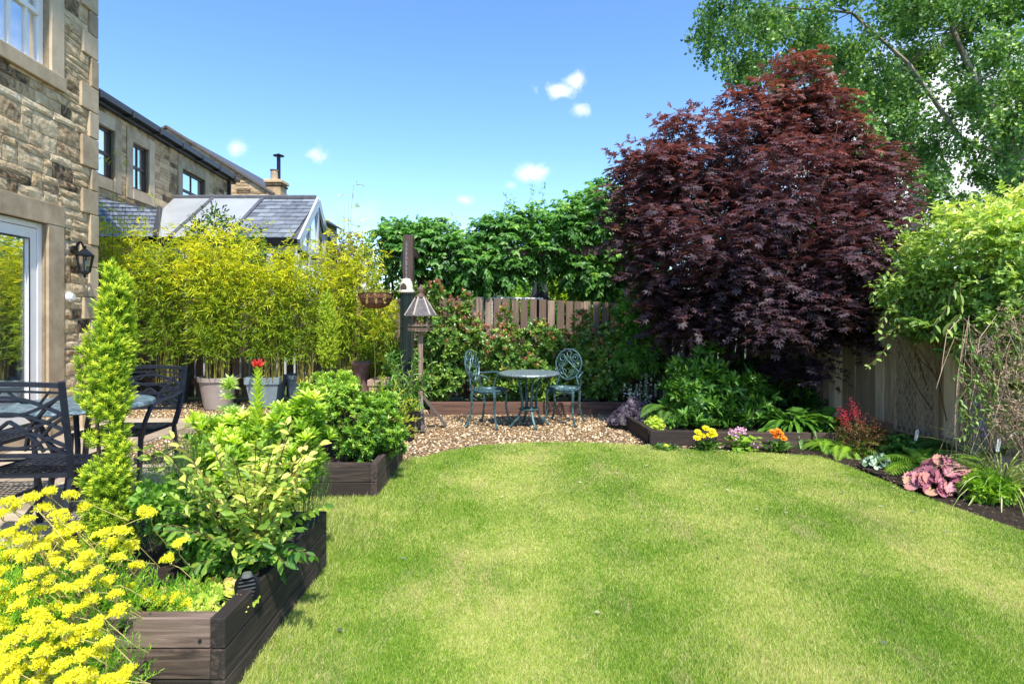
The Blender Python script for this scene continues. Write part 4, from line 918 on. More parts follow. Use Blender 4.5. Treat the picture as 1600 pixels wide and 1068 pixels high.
def basket():
    c = P(587, 466, 7.35); top = P(588, 396, 7.35); t = thing('hanging_basket', 'coir hanging basket of trailing plants hung beside the tall post', 'hanging basket', (c.x, c.y, c.z))
    q = MB(); q.lathe([(.03, -.13), (.1, -.12), (.17, -.08), (.21, -.01), (.225, .06), (.2, .065), (.18, .02), (0, .02)], n=26); q.build('coir_liner', surf('coir', [(.3, (.1, .04, .02)), (.55, (.28, .13, .07)), (.8, (.42, .25, .14))], 25, 8, .95, 1, .02), t, local=True)
    q = MB()
    for z, r_ in ((.062, .226), (0, .213), (-.07, .18)): q.tube([(r_ * math.cos(a), r_ * math.sin(a), z) for a in [2 * PI * j / 24 for j in range(24)]], .004, 4, True)
    q.build('wire_ring', M_black, t, local=True)
    for k in range(3):
        a = 2 * PI * k / 3; q = MB(); q.tube([(.22 * math.cos(a), .22 * math.sin(a), .06), (0, 0, top.z - c.z - .02)], .003, 4); q.build('chain', M_black, t, local=True)
    br = thing('basket_bracket', 'curled black iron bracket reaching left from the tall post', 'bracket', (top.x, 7.6, top.z)); q = MB()
    pk = P(628, 402, 7.6)
    q.tube([(pk.x, 7.62, pk.z - .02), (pk.x - .12, 7.55, pk.z + .02), (top.x + .1, 7.42, top.z + .06), (top.x + .02, 7.36, top.z + .055), (top.x - .03, 7.35, top.z + .03), (top.x - .02, 7.35, top.z - .0), (top.x + .012, 7.35, top.z - .015)], .008, 6); q.build('arm', M_black, br)
    q = MB(); q.beam((pk.x, 7.6, pk.z - .16), (pk.x, 7.6, pk.z + .06), .02, .006, (0, 1, 0)); q.build('plate', M_black, br)
    lm = LM(); n = 130; a = rng.uniform(0, 2 * PI, n); r_ = .2 * np.sqrt(rng.random(n)); o = np.stack([r_ * np.cos(a), r_ * np.sin(a), np.full(n, .05)], 1)
    sprays(lm, T_OVAL, o, np.stack([np.cos(a) * .8, np.sin(a) * .8, np.ones(n)], 1), .07, 4, .03, .015)
    tips = [(-.2, -.1), (-.17, -.12), (.05, -.21), (.15, -.17), (-.05, -.22)]
    for (x, y) in tips: n = 50; z = rng.uniform(0, .28 if x < -.15 else .12, n); lm.add(T_OVAL, np.stack([x + rng.normal(0, .006, n), y + rng.normal(0, .006, n), .06 - z], 1), runit(n) + [0, -.5, -.8], runit(n), .022, .012, .9)
    lm.build('trailing_plants', leafmat('basket_leaf', [(.0, (.1, .16, .03)), (.6, (.3, .33, .06)), (1, (.5, .35, .14))]), t, local=True)
    q = LM(); 
    for k in range(2): q.add(T_ROUND, [(-.14, -.08, .13 + .05 * k)] * 5, runit(5), runit(5), .045, .045, .5)
    q.build('white_flower', leafmat('white_petal', [(0, (.75, .75, .78))]), t, local=True)
basket()
# ------------------------------------------------------------ pots
def pot(name, label, u, v, r_top, r_bot, h, mat, sq=False, rim=.06, Y=None, n=36, rz=0, lip=.018, group='plant pots along the back of the patio', top=False):
    b = G(u, v) if Y is None else Vector(((u - CX) / F * Y, Y, 0)); t = thing(name, label, 'plant pot', tuple(b), rz, group)
    q = MB(); q.lathe([(0, .0), (r_bot, 0), (r_top - lip, h - rim), (r_top, h - rim + .003), (r_top + .004, h), (r_top - .02, h), (r_top - .03, h - .05), (0, h - .05)], n=n, sq=sq); q.build('pot', mat, t, local=True, smooth=False, bevel=.004 if sq else 0)
    if not sq:
        for p in t.children[0].data.polygons: p.use_smooth = True
        m = t.children[0].modifiers.new('e', 'EDGE_SPLIT'); m.split_angle = R(35)
    q = MB(); q.lathe([(0, h - .035), (r_top - .035, h - .035), (r_top - .04, h - .05)], n=n, sq=sq); q.build('soil', M_soil, t, local=True)
    return b, h - .04
M_taupe = plain('taupe_pot', (.34, .29, .27), .55, 0, .08); M_blue = plain('blue_grey_pot', (.19, .25, .29), .5, 0, .08); M_gpot = plain('green_grey_pot', (.07, .1, .085), .6, 0, .15); M_terra = plain('dusty_terracotta', (.4, .27, .21), .8, 0, .15)
pots = [pot('plant_pot', 'large taupe round pot holding the central bamboo', 341, 637, .262, .18, .44, M_taupe),
        pot('plant_pot', 'dark green-grey round pot half hidden by the dining armchair', 272, 628, .25, .17, .44, M_gpot),
        pot('plant_pot', 'blue-grey square tapering pot behind the red-tipped shoot', 417, 634, .235, .165, .43, M_blue, True, .1, rz=.1),
        pot('plant_pot', 'grey round pot mostly hidden behind the rounded shrub', 470, 630, .22, .15, .43, M_blue),
        pot('plant_pot', 'small green-grey pot behind the yew on the left', 190, 630, .25, .17, .42, M_gpot),
        pot('plant_pot', 'dark pot under the small golden conifer', 514, 640, .17, .13, .36, M_gpot),
        pot('plant_pot', 'black pot standing at the end of the further bed', 634, 686, .12, .09, .3, M_black, group='plant pots along the back of the patio')]
p = G(564, 640); t = thing('chimney_pot_planter', 'tall brown clay chimney pot used as a planter', 'planter', tuple(p))
q = MB(); q.lathe([(.15, 0), (.13, .06), (.1, .1), (.105, .58), (.12, .6), (.135, .62), (.135, .65), (.115, .67), (.1, .66), (.09, .6), (0, .6)], n=28); q.build('pot', surf('brown_clay', [(.3, (.1, .055, .045)), (.7, (.2, .12, .1))], 9, 7, .8, .3, .003), t, local=True, smooth=True)
lm = LM(); n = 60; sprays(lm, T_OVAL, np.array([[0, 0, .62]]) + runit(n) * [.08, .08, .0], runit(n) + [0, 0, 1.2], .08, 3, .025, .015); lm.build('succulent', leafmat('succulent_leaf', [(0, (.12, .16, .05)), (1, (.3, .3, .1))]), t, local=True)
p = G(601, 642); t = thing('terracotta_trough', 'square pinkish terracotta planter beside the brown chimney pot', 'planter', tuple(p)); q = MB(); q.lathe([(.16, 0), (.175, .36), (.19, .365), (.19, .44), (.17, .44), (.16, .4), (0, .4)], sq=True); q.build('pot', M_terra, t, local=True, bevel=.005)
# folded parasol beyond the fence
p = P(843, 466, 11.0); t = thing('folded_parasol', 'folded charcoal garden parasol standing behind the fence', 'parasol', (p.x, p.y, 0)); q = MB()
q.lathe([(.17, .9), (.16, 1.2), (.2, 1.45), (.15, 1.75), (.09, 2.0), (.03, 2.12), (0, 2.14)], n=12); 
q.v = [(x * (1 + .16 * math.sin(5 * math.atan2(y, x) + z * 2)) + .04 * (z - 1.5), y * (1 + .16 * math.sin(5 * math.atan2(y, x) + z * 2)), z) for x, y, z in q.v]
q.build('canopy', plain('charcoal_fabric', (.045, .047, .058), .8), t, local=True, smooth=True)
q = MB(); q.tube([(0, 0, 0), (0, 0, 2.2)], .02, 8); q.build('pole', M_black, t, local=True)
# fan shaped solar light in the near bed
p = Vector((P(386, 905, 2.12).x, 2.12, .235)); t = thing('solar_light', 'small black shell-shaped garden light tucked in the near bed', 'garden light', tuple(p)); q = MB()
q.prism([(.05 * math.sin(a) * 1, 0, .06 + .055 * math.cos(a)) for a in [2 * PI * i / 16 for i in range(16)]], (0, .012, 0)); q.tube([(0, .005, -.05), (0, .005, .02)], .006, 6); q.build('shell', M_black, t, local=True, bevel=.003)
q = MB()
for i in range(6): z = .025 + i * .014; w = .034 - .004 * abs(i - 2.5); q.beam((-w, -.003, z), (w, -.003, z + .012), .004, .004)
q.build('louvre', plain('grey_plastic', (.08, .085, .09), .4), t, local=True)
q = MB(); q.lathe([(.0, .12), (.015, .118), (.02, .105), (0, .1)], n=10); q.build('lens', plain('clear_plastic', (.12, .13, .12), .3), t, local=True)
# ------------------------------------------------------------ plants
def A(*k): return np.array(k, float)
def plant(name, label, cat, loc, group=None): return thing(name, label, cat, tuple(loc), 0, group)
def branchy(q, base, tips, r0=.03, r1=.006, bend=.15, n=6):
    for t in tips:
        b = Vector(base); t = Vector(t); m = (b + t) / 2 + Vector((rr(-1, 1), rr(-1, 1), rr(-.3, 1))) * bend * (t - b).length; pts = []
        for i in range(n + 1): s = i / n; pts.append(b * (1 - s) ** 2 + m * 2 * s * (1 - s) + t * s * s)
        q.tube(pts, [r0 + (r1 - r0) * i / n for i in range(n + 1)], 5)
# ---- bamboo
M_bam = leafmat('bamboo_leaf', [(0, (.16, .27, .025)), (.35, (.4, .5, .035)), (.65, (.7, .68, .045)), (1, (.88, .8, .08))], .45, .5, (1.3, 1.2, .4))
def bamboo(label, u, base, h, half, ncul, nl, Y, green=0.0, wisps=2, top=1.0):
    x0 = (u - CX) / F * Y; t = plant('bamboo', label, 'bamboo', (x0, Y, base), 'potted bamboos screening the fence'); q = MB(); lm = LM()
    O = []; D = []; RN = []
    for i in range(ncul):
        a = rr(0, 2 * PI); r_ = .15 * math.sqrt(rr(0, 1)); hh = h * rr(.62, .93) * (rr(1.15, 1.4) if i < wisps else 1); sx = rr(-1, 1) * half; sy = rr(-.5, .5) * half
        if i < wisps: sx *= .4
        pts = []; N = 9
        for k in range(N + 1):
            s = k / N; pts.append(Vector((x0 + r_ * math.cos(a) + sx * s ** 1.7, Y + r_ * math.sin(a) * .7 + sy * s ** 1.7, base + hh * (s - .05 * s * s))))
        q.tube(pts, [.0065 * (1 - .8 * k / N) + .0012 for k in range(N + 1)], 4)
        m = int(nl * .85 / ncul / 5 * (.5 if i < wisps else 1))
        for _ in range(m):
            s = rr(.1, 1.0) ** .8; f = s * N; k = min(N - 1, int(f)); p = pts[k].lerp(pts[k + 1], f - k); an = rr(0, 2 * PI); spread = rr(0, .28) * (1.1 - .6 * s)
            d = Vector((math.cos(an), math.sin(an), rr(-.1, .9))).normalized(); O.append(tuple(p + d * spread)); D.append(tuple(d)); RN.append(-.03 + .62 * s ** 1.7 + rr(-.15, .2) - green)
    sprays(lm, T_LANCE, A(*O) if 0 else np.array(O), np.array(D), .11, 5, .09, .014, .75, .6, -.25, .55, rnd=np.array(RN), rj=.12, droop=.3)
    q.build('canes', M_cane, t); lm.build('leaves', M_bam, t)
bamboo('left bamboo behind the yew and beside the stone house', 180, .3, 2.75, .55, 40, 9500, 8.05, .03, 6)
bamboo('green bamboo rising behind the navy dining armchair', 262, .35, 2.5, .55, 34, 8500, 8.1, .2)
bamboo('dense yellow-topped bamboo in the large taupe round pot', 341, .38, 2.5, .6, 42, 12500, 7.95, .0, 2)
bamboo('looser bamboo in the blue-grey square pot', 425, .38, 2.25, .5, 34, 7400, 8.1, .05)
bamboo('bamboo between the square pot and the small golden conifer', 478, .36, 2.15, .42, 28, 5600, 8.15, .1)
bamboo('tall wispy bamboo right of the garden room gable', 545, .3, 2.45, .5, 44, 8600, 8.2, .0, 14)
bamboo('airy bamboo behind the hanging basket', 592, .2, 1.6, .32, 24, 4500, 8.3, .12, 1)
# ---- fallen/green low growth under the pots
# ---- yew columns (near bed), small golden conifer
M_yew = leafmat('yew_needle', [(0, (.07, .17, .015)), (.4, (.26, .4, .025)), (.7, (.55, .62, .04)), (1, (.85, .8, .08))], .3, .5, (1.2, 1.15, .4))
def yew(name, label, cat, blobs, stems, nsh, L, needle, parent_loc, k=16, shoot=.07, mat=M_yew, group=None, grn=0.0):
    t = plant(name, label, cat, parent_loc, group); lm = LM(); o, d = in_blobs(blobs, nsh, .3, 2.0); d = nrmz(d * [1, 1, .35] + [0, 0, .75] + rng.normal(0, .2, (nsh, 3)))
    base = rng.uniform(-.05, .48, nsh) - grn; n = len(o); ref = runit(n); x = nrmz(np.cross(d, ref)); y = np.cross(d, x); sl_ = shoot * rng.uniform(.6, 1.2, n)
    for j in range(k):
        s = (j + .5) / k; a = 2.4 * j; side = x * np.cos(a) + y * np.sin(a)
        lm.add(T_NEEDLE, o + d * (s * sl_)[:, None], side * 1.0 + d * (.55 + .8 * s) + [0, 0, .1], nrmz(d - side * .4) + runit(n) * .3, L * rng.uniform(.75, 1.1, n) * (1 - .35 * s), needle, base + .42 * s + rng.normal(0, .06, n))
    if stems:
        q = MB()
        for (p, e, r_) in stems: q.tube([Vector(p), (Vector(p) + Vector(e)) / 2 + Vector((rr(-.01, .01), rr(-.01, .01), 0)), Vector(e)], [r_, r_ * .85, r_ * .6], 7); 
        q.build('trunk', M_brownstem, t)
    lm.build('foliage', mat, t)
YY = 2.42; bl = [B(172, 850, YY, 30, 34), B(172, 800, YY, 31, 36), B(170, 748, YY, 31, 32), B(186, 705, YY, 12, 16), B(184, 678, YY, 9, 16), B(150, 690, YY, 9, 12), B(160, 632, YY, 15, 26), B(180, 622, YY, 12, 40), B(160, 585, YY, 6, 34), B(180, 565, YY, 11, 55), B(178, 505, YY, 14, 50), B(184, 465, YY, 11, 35), B(178, 445, YY, 5, 26), B(172, 430, YY, 2, 20),
      B(134, 560, YY, 2, 28), B(150, 545, YY, 4, 30), B(136, 610, YY, 5, 30), B(188, 545, YY, 8, 45)]
pb = P(178, 880, YY)
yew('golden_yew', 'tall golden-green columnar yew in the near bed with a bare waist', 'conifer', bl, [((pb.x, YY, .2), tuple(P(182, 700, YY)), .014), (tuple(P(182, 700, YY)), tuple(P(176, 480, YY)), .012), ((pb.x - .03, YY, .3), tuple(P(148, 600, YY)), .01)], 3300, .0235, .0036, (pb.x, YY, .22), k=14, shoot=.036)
Yb = 7.7; bl = [B(513, 545, Yb, 14, 26), B(513, 515, Yb, 15, 24), B(512, 490, Yb, 11, 22), B(511, 470, Yb, 6, 16), B(513, 565, Yb, 10, 16)]
yew('dwarf_conifer', 'small golden columnar conifer standing before the right-hand bamboo', 'conifer', bl, [((P(513, 600, Yb).x, Yb, .3), tuple(P(513, 520, Yb)), .02)], 1500, .022, .006, (P(513, 600, Yb).x, Yb, .3), k=9, shoot=.05)
# ---- photinia hedge
M_phot = leafmat('photinia_leaf', [(0, (.03, .07, .015)), (.3, (.07, .16, .025)), (.62, (.16, .28, .04)), (.8, (.34, .42, .08)), (.86, (.36, .1, .06)), (1, (.6, .27, .2))], .22, .3, (1.2, 1.3, .5), .6)
def photinia(label, u, v, rx, rz, n, reds, Y=8.15):
    b = B(u, v, Y, rx, rz, 34); t = plant('photinia', label, 'shrub', (b[0], Y, 0), 'red-tipped photinia shrubs along the picket fence'); lm = LM()
    bl = lumps([b, B(u, v + rz * .5, Y, rx * 1.05, rz * .5, 34)], 12, .36, 1.0)
    o, d = in_blobs(bl, n, .35); k = o[:, 2] > .1; o, d = o[k], d[k]; rosettes(lm, T_OVAL, o, d + [0, -.15, .5], 7, .085, .032, rng.uniform(.1, .68, len(o)), .85, .09)
    o, d = in_blobs(bl, reds * 6, .12); k = np.argsort(-(o[:, 2] + rng.normal(0, .22, len(o))))[:reds]; o, d = o[k], d[k]
    rosettes(lm, T_OVAL, o + [0, 0, .03], d * .3 + [0, -.1, 1], 7, .07, .021, rng.uniform(.84, .97, len(o)), .35, .03)
    q = MB(); branchy(q, (b[0], Y, 0), [(b[0] + rr(-.3, .3), Y + rr(-.1, .1), b[2] + rr(-.2, .4)) for _ in range(8)], .02, .006)
    q.build('stems', M_brownstem, t); lm.build('foliage', M_phot, t)
photinia('tallest red-tipped photinia just right of the bird table', 700, 535, 42, 92, 1300, 120)
photinia('photinia at the second post, its red tips rising against the wisteria', 668, 550, 30, 90, 700, 60, 8.3)
photinia('photinia behind the left bistro chair', 775, 552, 42, 62, 1100, 90)
photinia('photinia behind the bistro table below the widest gap in the pickets', 838, 580, 44, 56, 1100, 50)
photinia('photinia behind the right bistro chair', 897, 562, 44, 60, 1250, 90)
photinia('photinia at the right end of the hedge beside the dark maple', 955, 574, 38, 56, 950, 55)
# ---- wisteria over the pergola
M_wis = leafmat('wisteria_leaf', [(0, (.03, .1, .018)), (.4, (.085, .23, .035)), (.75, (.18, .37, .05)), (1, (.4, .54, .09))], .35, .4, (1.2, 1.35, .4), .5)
t = plant('wisteria', 'dark green wisteria spread along the pergola beam against the sky', 'climber', (P(842, 0, 9.3).x, 9.3, 0)); lm = LM()
bl = [B(640, 382, 9.2, 42, 34), B(690, 405, 9.2, 46, 38), B(620, 365, 9.0, 20, 16), B(745, 405, 9.3, 45, 36), B(800, 388, 9.3, 55, 46), B(765, 360, 9.3, 32, 22), B(830, 350, 9.3, 42, 24), B(860, 388, 9.4, 50, 34), B(905, 370, 9.4, 50, 50), B(935, 330, 9.4, 42, 34), B(930, 400, 9.5, 45, 50), B(762, 440, 9.3, 16, 18), B(960, 430, 9.5, 35, 45), B(975, 370, 9.5, 40, 60), B(720, 435, 9.3, 30, 20), B(600, 360, 8.9, 8, 6)]
bl2 = lumps(bl, 7, .42, .9); o, d = in_blobs(bl2, 4300, .35); dd = nrmz(d + [0, 0, .1] + rng.normal(0, .3, d.shape)); n = len(o)
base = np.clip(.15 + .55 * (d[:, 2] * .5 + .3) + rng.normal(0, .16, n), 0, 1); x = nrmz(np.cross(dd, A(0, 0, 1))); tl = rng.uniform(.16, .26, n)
for j in range(6):                                               # pinnate leaves: pairs of leaflets along a drooping midrib
    s = (j + .5) / 6; pos = o + dd * (s * tl)[:, None] + A(0, 0, -1) * (.35 * tl * s * s)[:, None]
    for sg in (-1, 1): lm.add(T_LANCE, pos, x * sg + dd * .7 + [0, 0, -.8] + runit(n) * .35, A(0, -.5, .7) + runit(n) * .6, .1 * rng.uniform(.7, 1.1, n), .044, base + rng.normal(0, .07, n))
for _ in range(9):                                               # long shoots into the sky
    b = random.choice(bl[3:10]); p = A(b[0] + rr(-.4, .4), b[1], b[2] + b[5] * .8); m = 14; s = np.linspace(0, 1, m); dx = rr(-.3, .3)
    pos = p + np.stack([dx * s, 0 * s, .42 * s], 1); sprays(lm, T_LANCE, pos, runit(m) + [0, 0, .3], .08, 4, .055, .018, rnd=.8)
q = MB()
for i in range(6):
    x0 = P(random.choice((658, 658, 985, 842)), 0, 9.2).x; pts = [Vector((x0 + .05 * math.sin(z * 3 + i), 9.16 + .05 * math.cos(z * 4 + i), z)) for z in [k * .2 for k in range(12)]]; q.tube(pts, .014, 5)
for i in range(7):
    x0 = P(rr(650, 700), 0, 9.2).x; q.tube([Vector((x0 + k * .22, 9.15 + .05 * math.sin(k + i), 2.15 + .1 * math.sin(k * .9 + i * 2) + .02 * k)) for k in range(13)], .012, 5)
q.build('stems', M_bark, t); lm.build('leaves', M_wis, t)
# ---- purple maple
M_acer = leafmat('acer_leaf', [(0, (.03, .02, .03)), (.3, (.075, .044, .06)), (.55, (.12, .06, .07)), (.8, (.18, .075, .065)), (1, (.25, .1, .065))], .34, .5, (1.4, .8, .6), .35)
t = plant('purple_maple', 'large dark purple-red Japanese maple spreading over the border', 'tree', (2.9, 7.7, 0)); lm = LM()
cr = [(1205, 270, 7.3, 140, 95), (1235, 165, 7.4, 48, 55), (1165, 205, 7.3, 62, 50), (1275, 205, 7.5, 45, 50), (1080, 280, 7.0, 85, 70), (1010, 265, 6.9, 45, 32), (1000, 330, 6.9, 50, 35), (1060, 210, 7.1, 30, 28), (1130, 370, 6.6, 120, 70), (1040, 400, 6.7, 55, 40),
      (1230, 360, 6.8, 120, 80), (1315, 290, 7.2, 62, 80), (1350, 265, 7.3, 28, 26), (1350, 350, 7.2, 35, 55), (1120, 450, 6.5, 95, 50), (1220, 450, 6.3, 100, 55), (1290, 440, 6.6, 68, 60), (1190, 500, 6.3, 90, 38), (1290, 505, 6.4, 75, 35), (1060, 470, 6.7, 50, 40), (1070, 520, 6.8, 50, 25), (1340, 500, 6.5, 35, 25), (1248, 575, 6.5, 42, 14), (1020, 365, 6.8, 45, 30), (1315, 250, 7.4, 40, 34),
      (1090, 330, 7.9, 110, 80), (1200, 300, 8.2, 120, 110), (1280, 380, 8.0, 70, 70), (1150, 430, 7.8, 110, 50)]
bl = [B(u, v, Y, a, b) for (u, v, Y, a, b) in cr]
bl2 = lumps(bl, 10, .33, 1.08); o, d = in_blobs(bl2, 8800, .3, 1.5)
# foliage lies in flat drooping layers
fl = nrmz(d * [1, 1, .25] + rng.normal(0, .35, d.shape) * [1, 1, .3]); n = len(o)
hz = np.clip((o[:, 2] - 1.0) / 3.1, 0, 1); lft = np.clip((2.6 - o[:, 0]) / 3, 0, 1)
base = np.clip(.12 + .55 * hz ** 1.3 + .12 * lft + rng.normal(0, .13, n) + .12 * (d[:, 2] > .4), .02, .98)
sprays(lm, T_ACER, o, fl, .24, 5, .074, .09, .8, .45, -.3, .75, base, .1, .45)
for b, m, r_ in ((bl[1], 60, .9), (bl[5], 45, .7), (bl[7], 40, .75), (bl[3], 30, .8), (bl[2], 40, .85)):       # stray shoots
    p = A(*b[:3]) + runit(m) * A(*b[3:6]) * 1.15; p = p[p[:, 2] > b[2]]; sprays(lm, T_ACER, p, runit(len(p)) * [1, 1, .4] + [0, 0, .6], .22, 5, .07, .07, .5, .7, .2, .6, r_)
q = MB(); base_ = (2.9, 7.7, 0)
for i in range(4): branchy(q, (2.9 + .05 * i, 7.7, 0), [tuple(P(u, v, Y)) for (u, v, Y) in [((1090, 300, 7.3), (1230, 260, 7.5), (1150, 420, 7.0), (1320, 360, 7.2))[i]]], .055, .025, .12, 9)
q.build('trunk', M_bark, t)
q = MB(); tips = [tuple(x[:3]) for x in bl]
for i, e_ in enumerate(tips):
    s = Vector(P(*((1130, 400, 7.2), (1230, 330, 7.5), (1180, 440, 7.1), (1290, 390, 7.3))[i % 4])); branchy(q, s, [e_], .02, .005, .2, 6)
for i in range(90):
    e_ = o[rng.integers(n)]; s = Vector(random.choice(tips)); branchy(q, s, [tuple(e_)], .008, .002, .2, 4)
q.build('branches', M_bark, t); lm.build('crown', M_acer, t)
# ---- birch behind the fence
M_bir = leafmat('birch_leaf', [(0, (.05, .11, .035)), (.4, (.11, .22, .06)), (.72, (.22, .37, .1)), (1, (.55, .66, .25))], .4, .38, (1.3, 1.4, .45), .5)
t = plant('silver_birch', 'pale-limbed birch with fine green leaves filling the upper right sky', 'tree', (8.2, 8.9, 0)); lm = LM()
cr = [(1180, 40, 9.3, 85, 60), (1150, 95, 9.2, 36, 32), (1120, 50, 9.2, 28, 36), (1210, 100, 9.3, 50, 40), (1260, 50, 9.2, 90, 70), (1130, 30, 9.4, 30, 35), (1360, 60, 9.0, 100, 90), (1460, 60, 8.8, 110, 95), (1570, 80, 8.6, 100, 100), (1400, 170, 8.9, 90, 70), (1500, 190, 8.8, 110, 80), (1590, 220, 8.6, 80, 90), (1430, 250, 9.0, 60, 60), (1530, 290, 8.8, 90, 55), (1300, 120, 9.2, 70, 50), (1350, -60, 9.2, 250, 80), (1560, -60, 8.8, 150, 90), (1690, 100, 8.8, 110, 200), (1480, 330, 9.2, 50, 30), (1610, 330, 8.8, 60, 50), (1340, 190, 9.4, 60, 60),
      (1450, 120, 10.4, 170, 110), (1560, 230, 10.2, 120, 110)]
bl = [B(u, v, Y, a, b) for (u, v, Y, a, b) in cr]; bl2 = lumps(bl, 12, .27, 1.0)[:]; bl2 = [b for i, b in enumerate(bl2) if i % 13 or i < 0]; o, d = in_blobs(bl2, 17500, .65, 1.9); n = len(o)
sprays(lm, T_SMALLROUND, o, nrmz(rng.normal(0, .5, d.shape) + [0, 0, -.9]), .26, 5, .062, .052, .45, .8, -.35, .3, np.clip(rng.normal(.4, .2, n), 0, 1), .14)
q = MB(); K = lambda *p: P(*p)
tr1 = [K(1690, 520, 8.9), K(1650, 400, 8.9), K(1605, 290, 8.9), K(1575, 205, 8.9), K(1525, 130, 9.0), K(1490, 50, 9.0), K(1470, -60, 9.1)]; tr1.insert(0, Vector((tr1[0].x + .1, 8.9, 0)))
q.tube(tr1, [.14, .11, .085, .07, .06, .05, .035, .02], 9); q.build('trunk', M_birch, t)
q = MB(); q.tube([K(1620, 520, 9.3), K(1560, 400, 9.2), K(1500, 330, 9.1), K(1455, 270, 9.1), K(1410, 215, 9.1), K(1345, 165, 9.2), K(1260, 110, 9.3)], [.07, .05, .042, .034, .026, .02, .01], 7)
q.tube([K(1600, 280, 8.9), K(1560, 240, 8.8), K(1500, 215, 8.7), K(1420, 100, 8.8), K(1330, 20, 9.0), K(1200, 10, 9.2)], [.05, .04, .035, .03, .02, .006], 6)
lim = [K(1560, 400, 9.2), K(1500, 330, 9.1), K(1455, 270, 9.1), K(1410, 215, 9.1), K(1345, 165, 9.2), K(1260, 110, 9.3), K(1500, 215, 8.7), K(1420, 100, 8.8), K(1330, 20, 9.0)]
for i in range(110):
    e_ = Vector(o[rng.integers(n)]); s = min(tr1[2:] + lim, key=lambda p: (p - e_).length); branchy(q, s, [tuple(e_)], .009, .002, .25, 6)
q.build('branches', M_birch, t); lm.build('crown', M_bir, t)
# ---- climber on the right fence
M_cl = leafmat('climber_leaf', [(0, (.09, .17, .035)), (.4, (.22, .36, .08)), (.75, (.42, .54, .15)), (1, (.7, .7, .28))], .38, .42, (1.2, 1.25, .45), .45)
t = plant('flowering_climber', 'bright lime leafy climber billowing over the top of the board fence', 'climber', (4.1, 5.0, 0)); lm = LM()
cr = [(1560, 350, 5.0, 80, 55), (1480, 375, 5.2, 60, 42), (1600, 420, 4.8, 90, 80), (1520, 440, 5.0, 80, 55), (1430, 430, 5.4, 48, 40), (1405, 470, 5.5, 34, 32), (1470, 490, 5.1, 55, 28), (1560, 510, 4.7, 60, 45), (1420, 385, 5.6, 28, 20), (1620, 330, 4.8, 60, 40), (1420, 510, 5.4, 30, 18), (1700, 430, 4.7, 90, 110), (1580, 570, 4.5, 45, 40), (1610, 500, 4.5, 60, 60), (1500, 530, 5.0, 40, 30), (1550, 560, 4.6, 40, 40)]
bl = [B(u, v, Y, a, b) for (u, v, Y, a, b) in cr]; bl2 = lumps(bl, 8, .4, .95); o, d = in_blobs(bl2, 5200, .4, 2); n = len(o)
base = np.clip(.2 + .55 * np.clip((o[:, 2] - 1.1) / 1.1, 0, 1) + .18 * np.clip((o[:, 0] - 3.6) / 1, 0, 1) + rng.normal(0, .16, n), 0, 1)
for s3 in (-.6, 0, .6): # leaflets in threes
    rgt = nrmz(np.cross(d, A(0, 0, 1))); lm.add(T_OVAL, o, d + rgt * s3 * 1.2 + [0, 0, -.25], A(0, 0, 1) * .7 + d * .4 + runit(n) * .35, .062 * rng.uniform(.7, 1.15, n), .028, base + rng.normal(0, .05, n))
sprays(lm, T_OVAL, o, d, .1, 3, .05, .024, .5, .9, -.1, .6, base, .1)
def sprig(lm, q, pts, k, L, Wd, rnd, rad=.003, tm=T_OVAL):
    pts = [Vector(p) for p in pts]; q.tube(pts, rad, 4)
    for i in range(k):
        f = (i + .5) / k * (len(pts) - 1); j = int(f); p = pts[j].lerp(pts[j + 1], f - j); d = (pts[j + 1] - pts[j]).normalized(); s = d.cross(Vector((0, 0, 1))).normalized()
        for sg in (-1, 1): lm.add(tm, [tuple(p)], A(*(s * sg * rr(.3, 1) + d * rr(.2, 1) + Vector((0, 0, rr(-.7, .2)))))[None] + runit(1) * .3, A(0, -.5, .8)[None] + runit(1) * .7, L * rr(.6, 1.2), Wd * rr(.7, 1.15), rnd + rr(-.28, .28))
q = MB()
for uvs in ([(1420, 500), (1395, 530), (1375, 555), (1352, 577)], [(1410, 460), (1385, 490), (1370, 520)], [(1430, 480), (1400, 512), (1380, 530)], [(1390, 420), (1372, 440), (1362, 470)], [(1420, 360), (1400, 355), (1385, 345)], [(1440, 350), (1420, 338)]):
    sprig(lm, q, [P(u, v, 5.2 - .02 * i) for i, (u, v) in enumerate(uvs)], 6, .06, .03, .45)
for uvs in ([(1495, 440), (1480, 480), (1462, 505), (1455, 530)], [(1500, 450), (1500, 490), (1475, 520)]): sprig(lm, q, [P(u, v, 4.6) for u, v in uvs], 5, .11, .035, .5, .004)
for i in range(60):
    b = random.choice(bl); e = Vector(b[:3]) + Vector(runit(1)[0]) * b[3] * .9; branchy(q, (fx(b[1]) - rr(0, .1), b[1] + rr(-.3, .3), rr(.3, 1.6)), [tuple(e)], .006, .002, .2, 5)
q.build('stems', M_brownstem, t); lm.build('leaves', M_cl, t)
o, d = in_blobs(bl, 24, .1)
for i in range(24): lm = LM(); rosettes(lm, T_LANCE, o[i:i + 1] + d[i:i + 1] * .02, d[i:i + 1], 6, .03, .012, None, .9); lm.build('flower', leafmat('cream_flower', [(0, (.7, .6, .2)), (1, (.75, .5, .25))]), t)
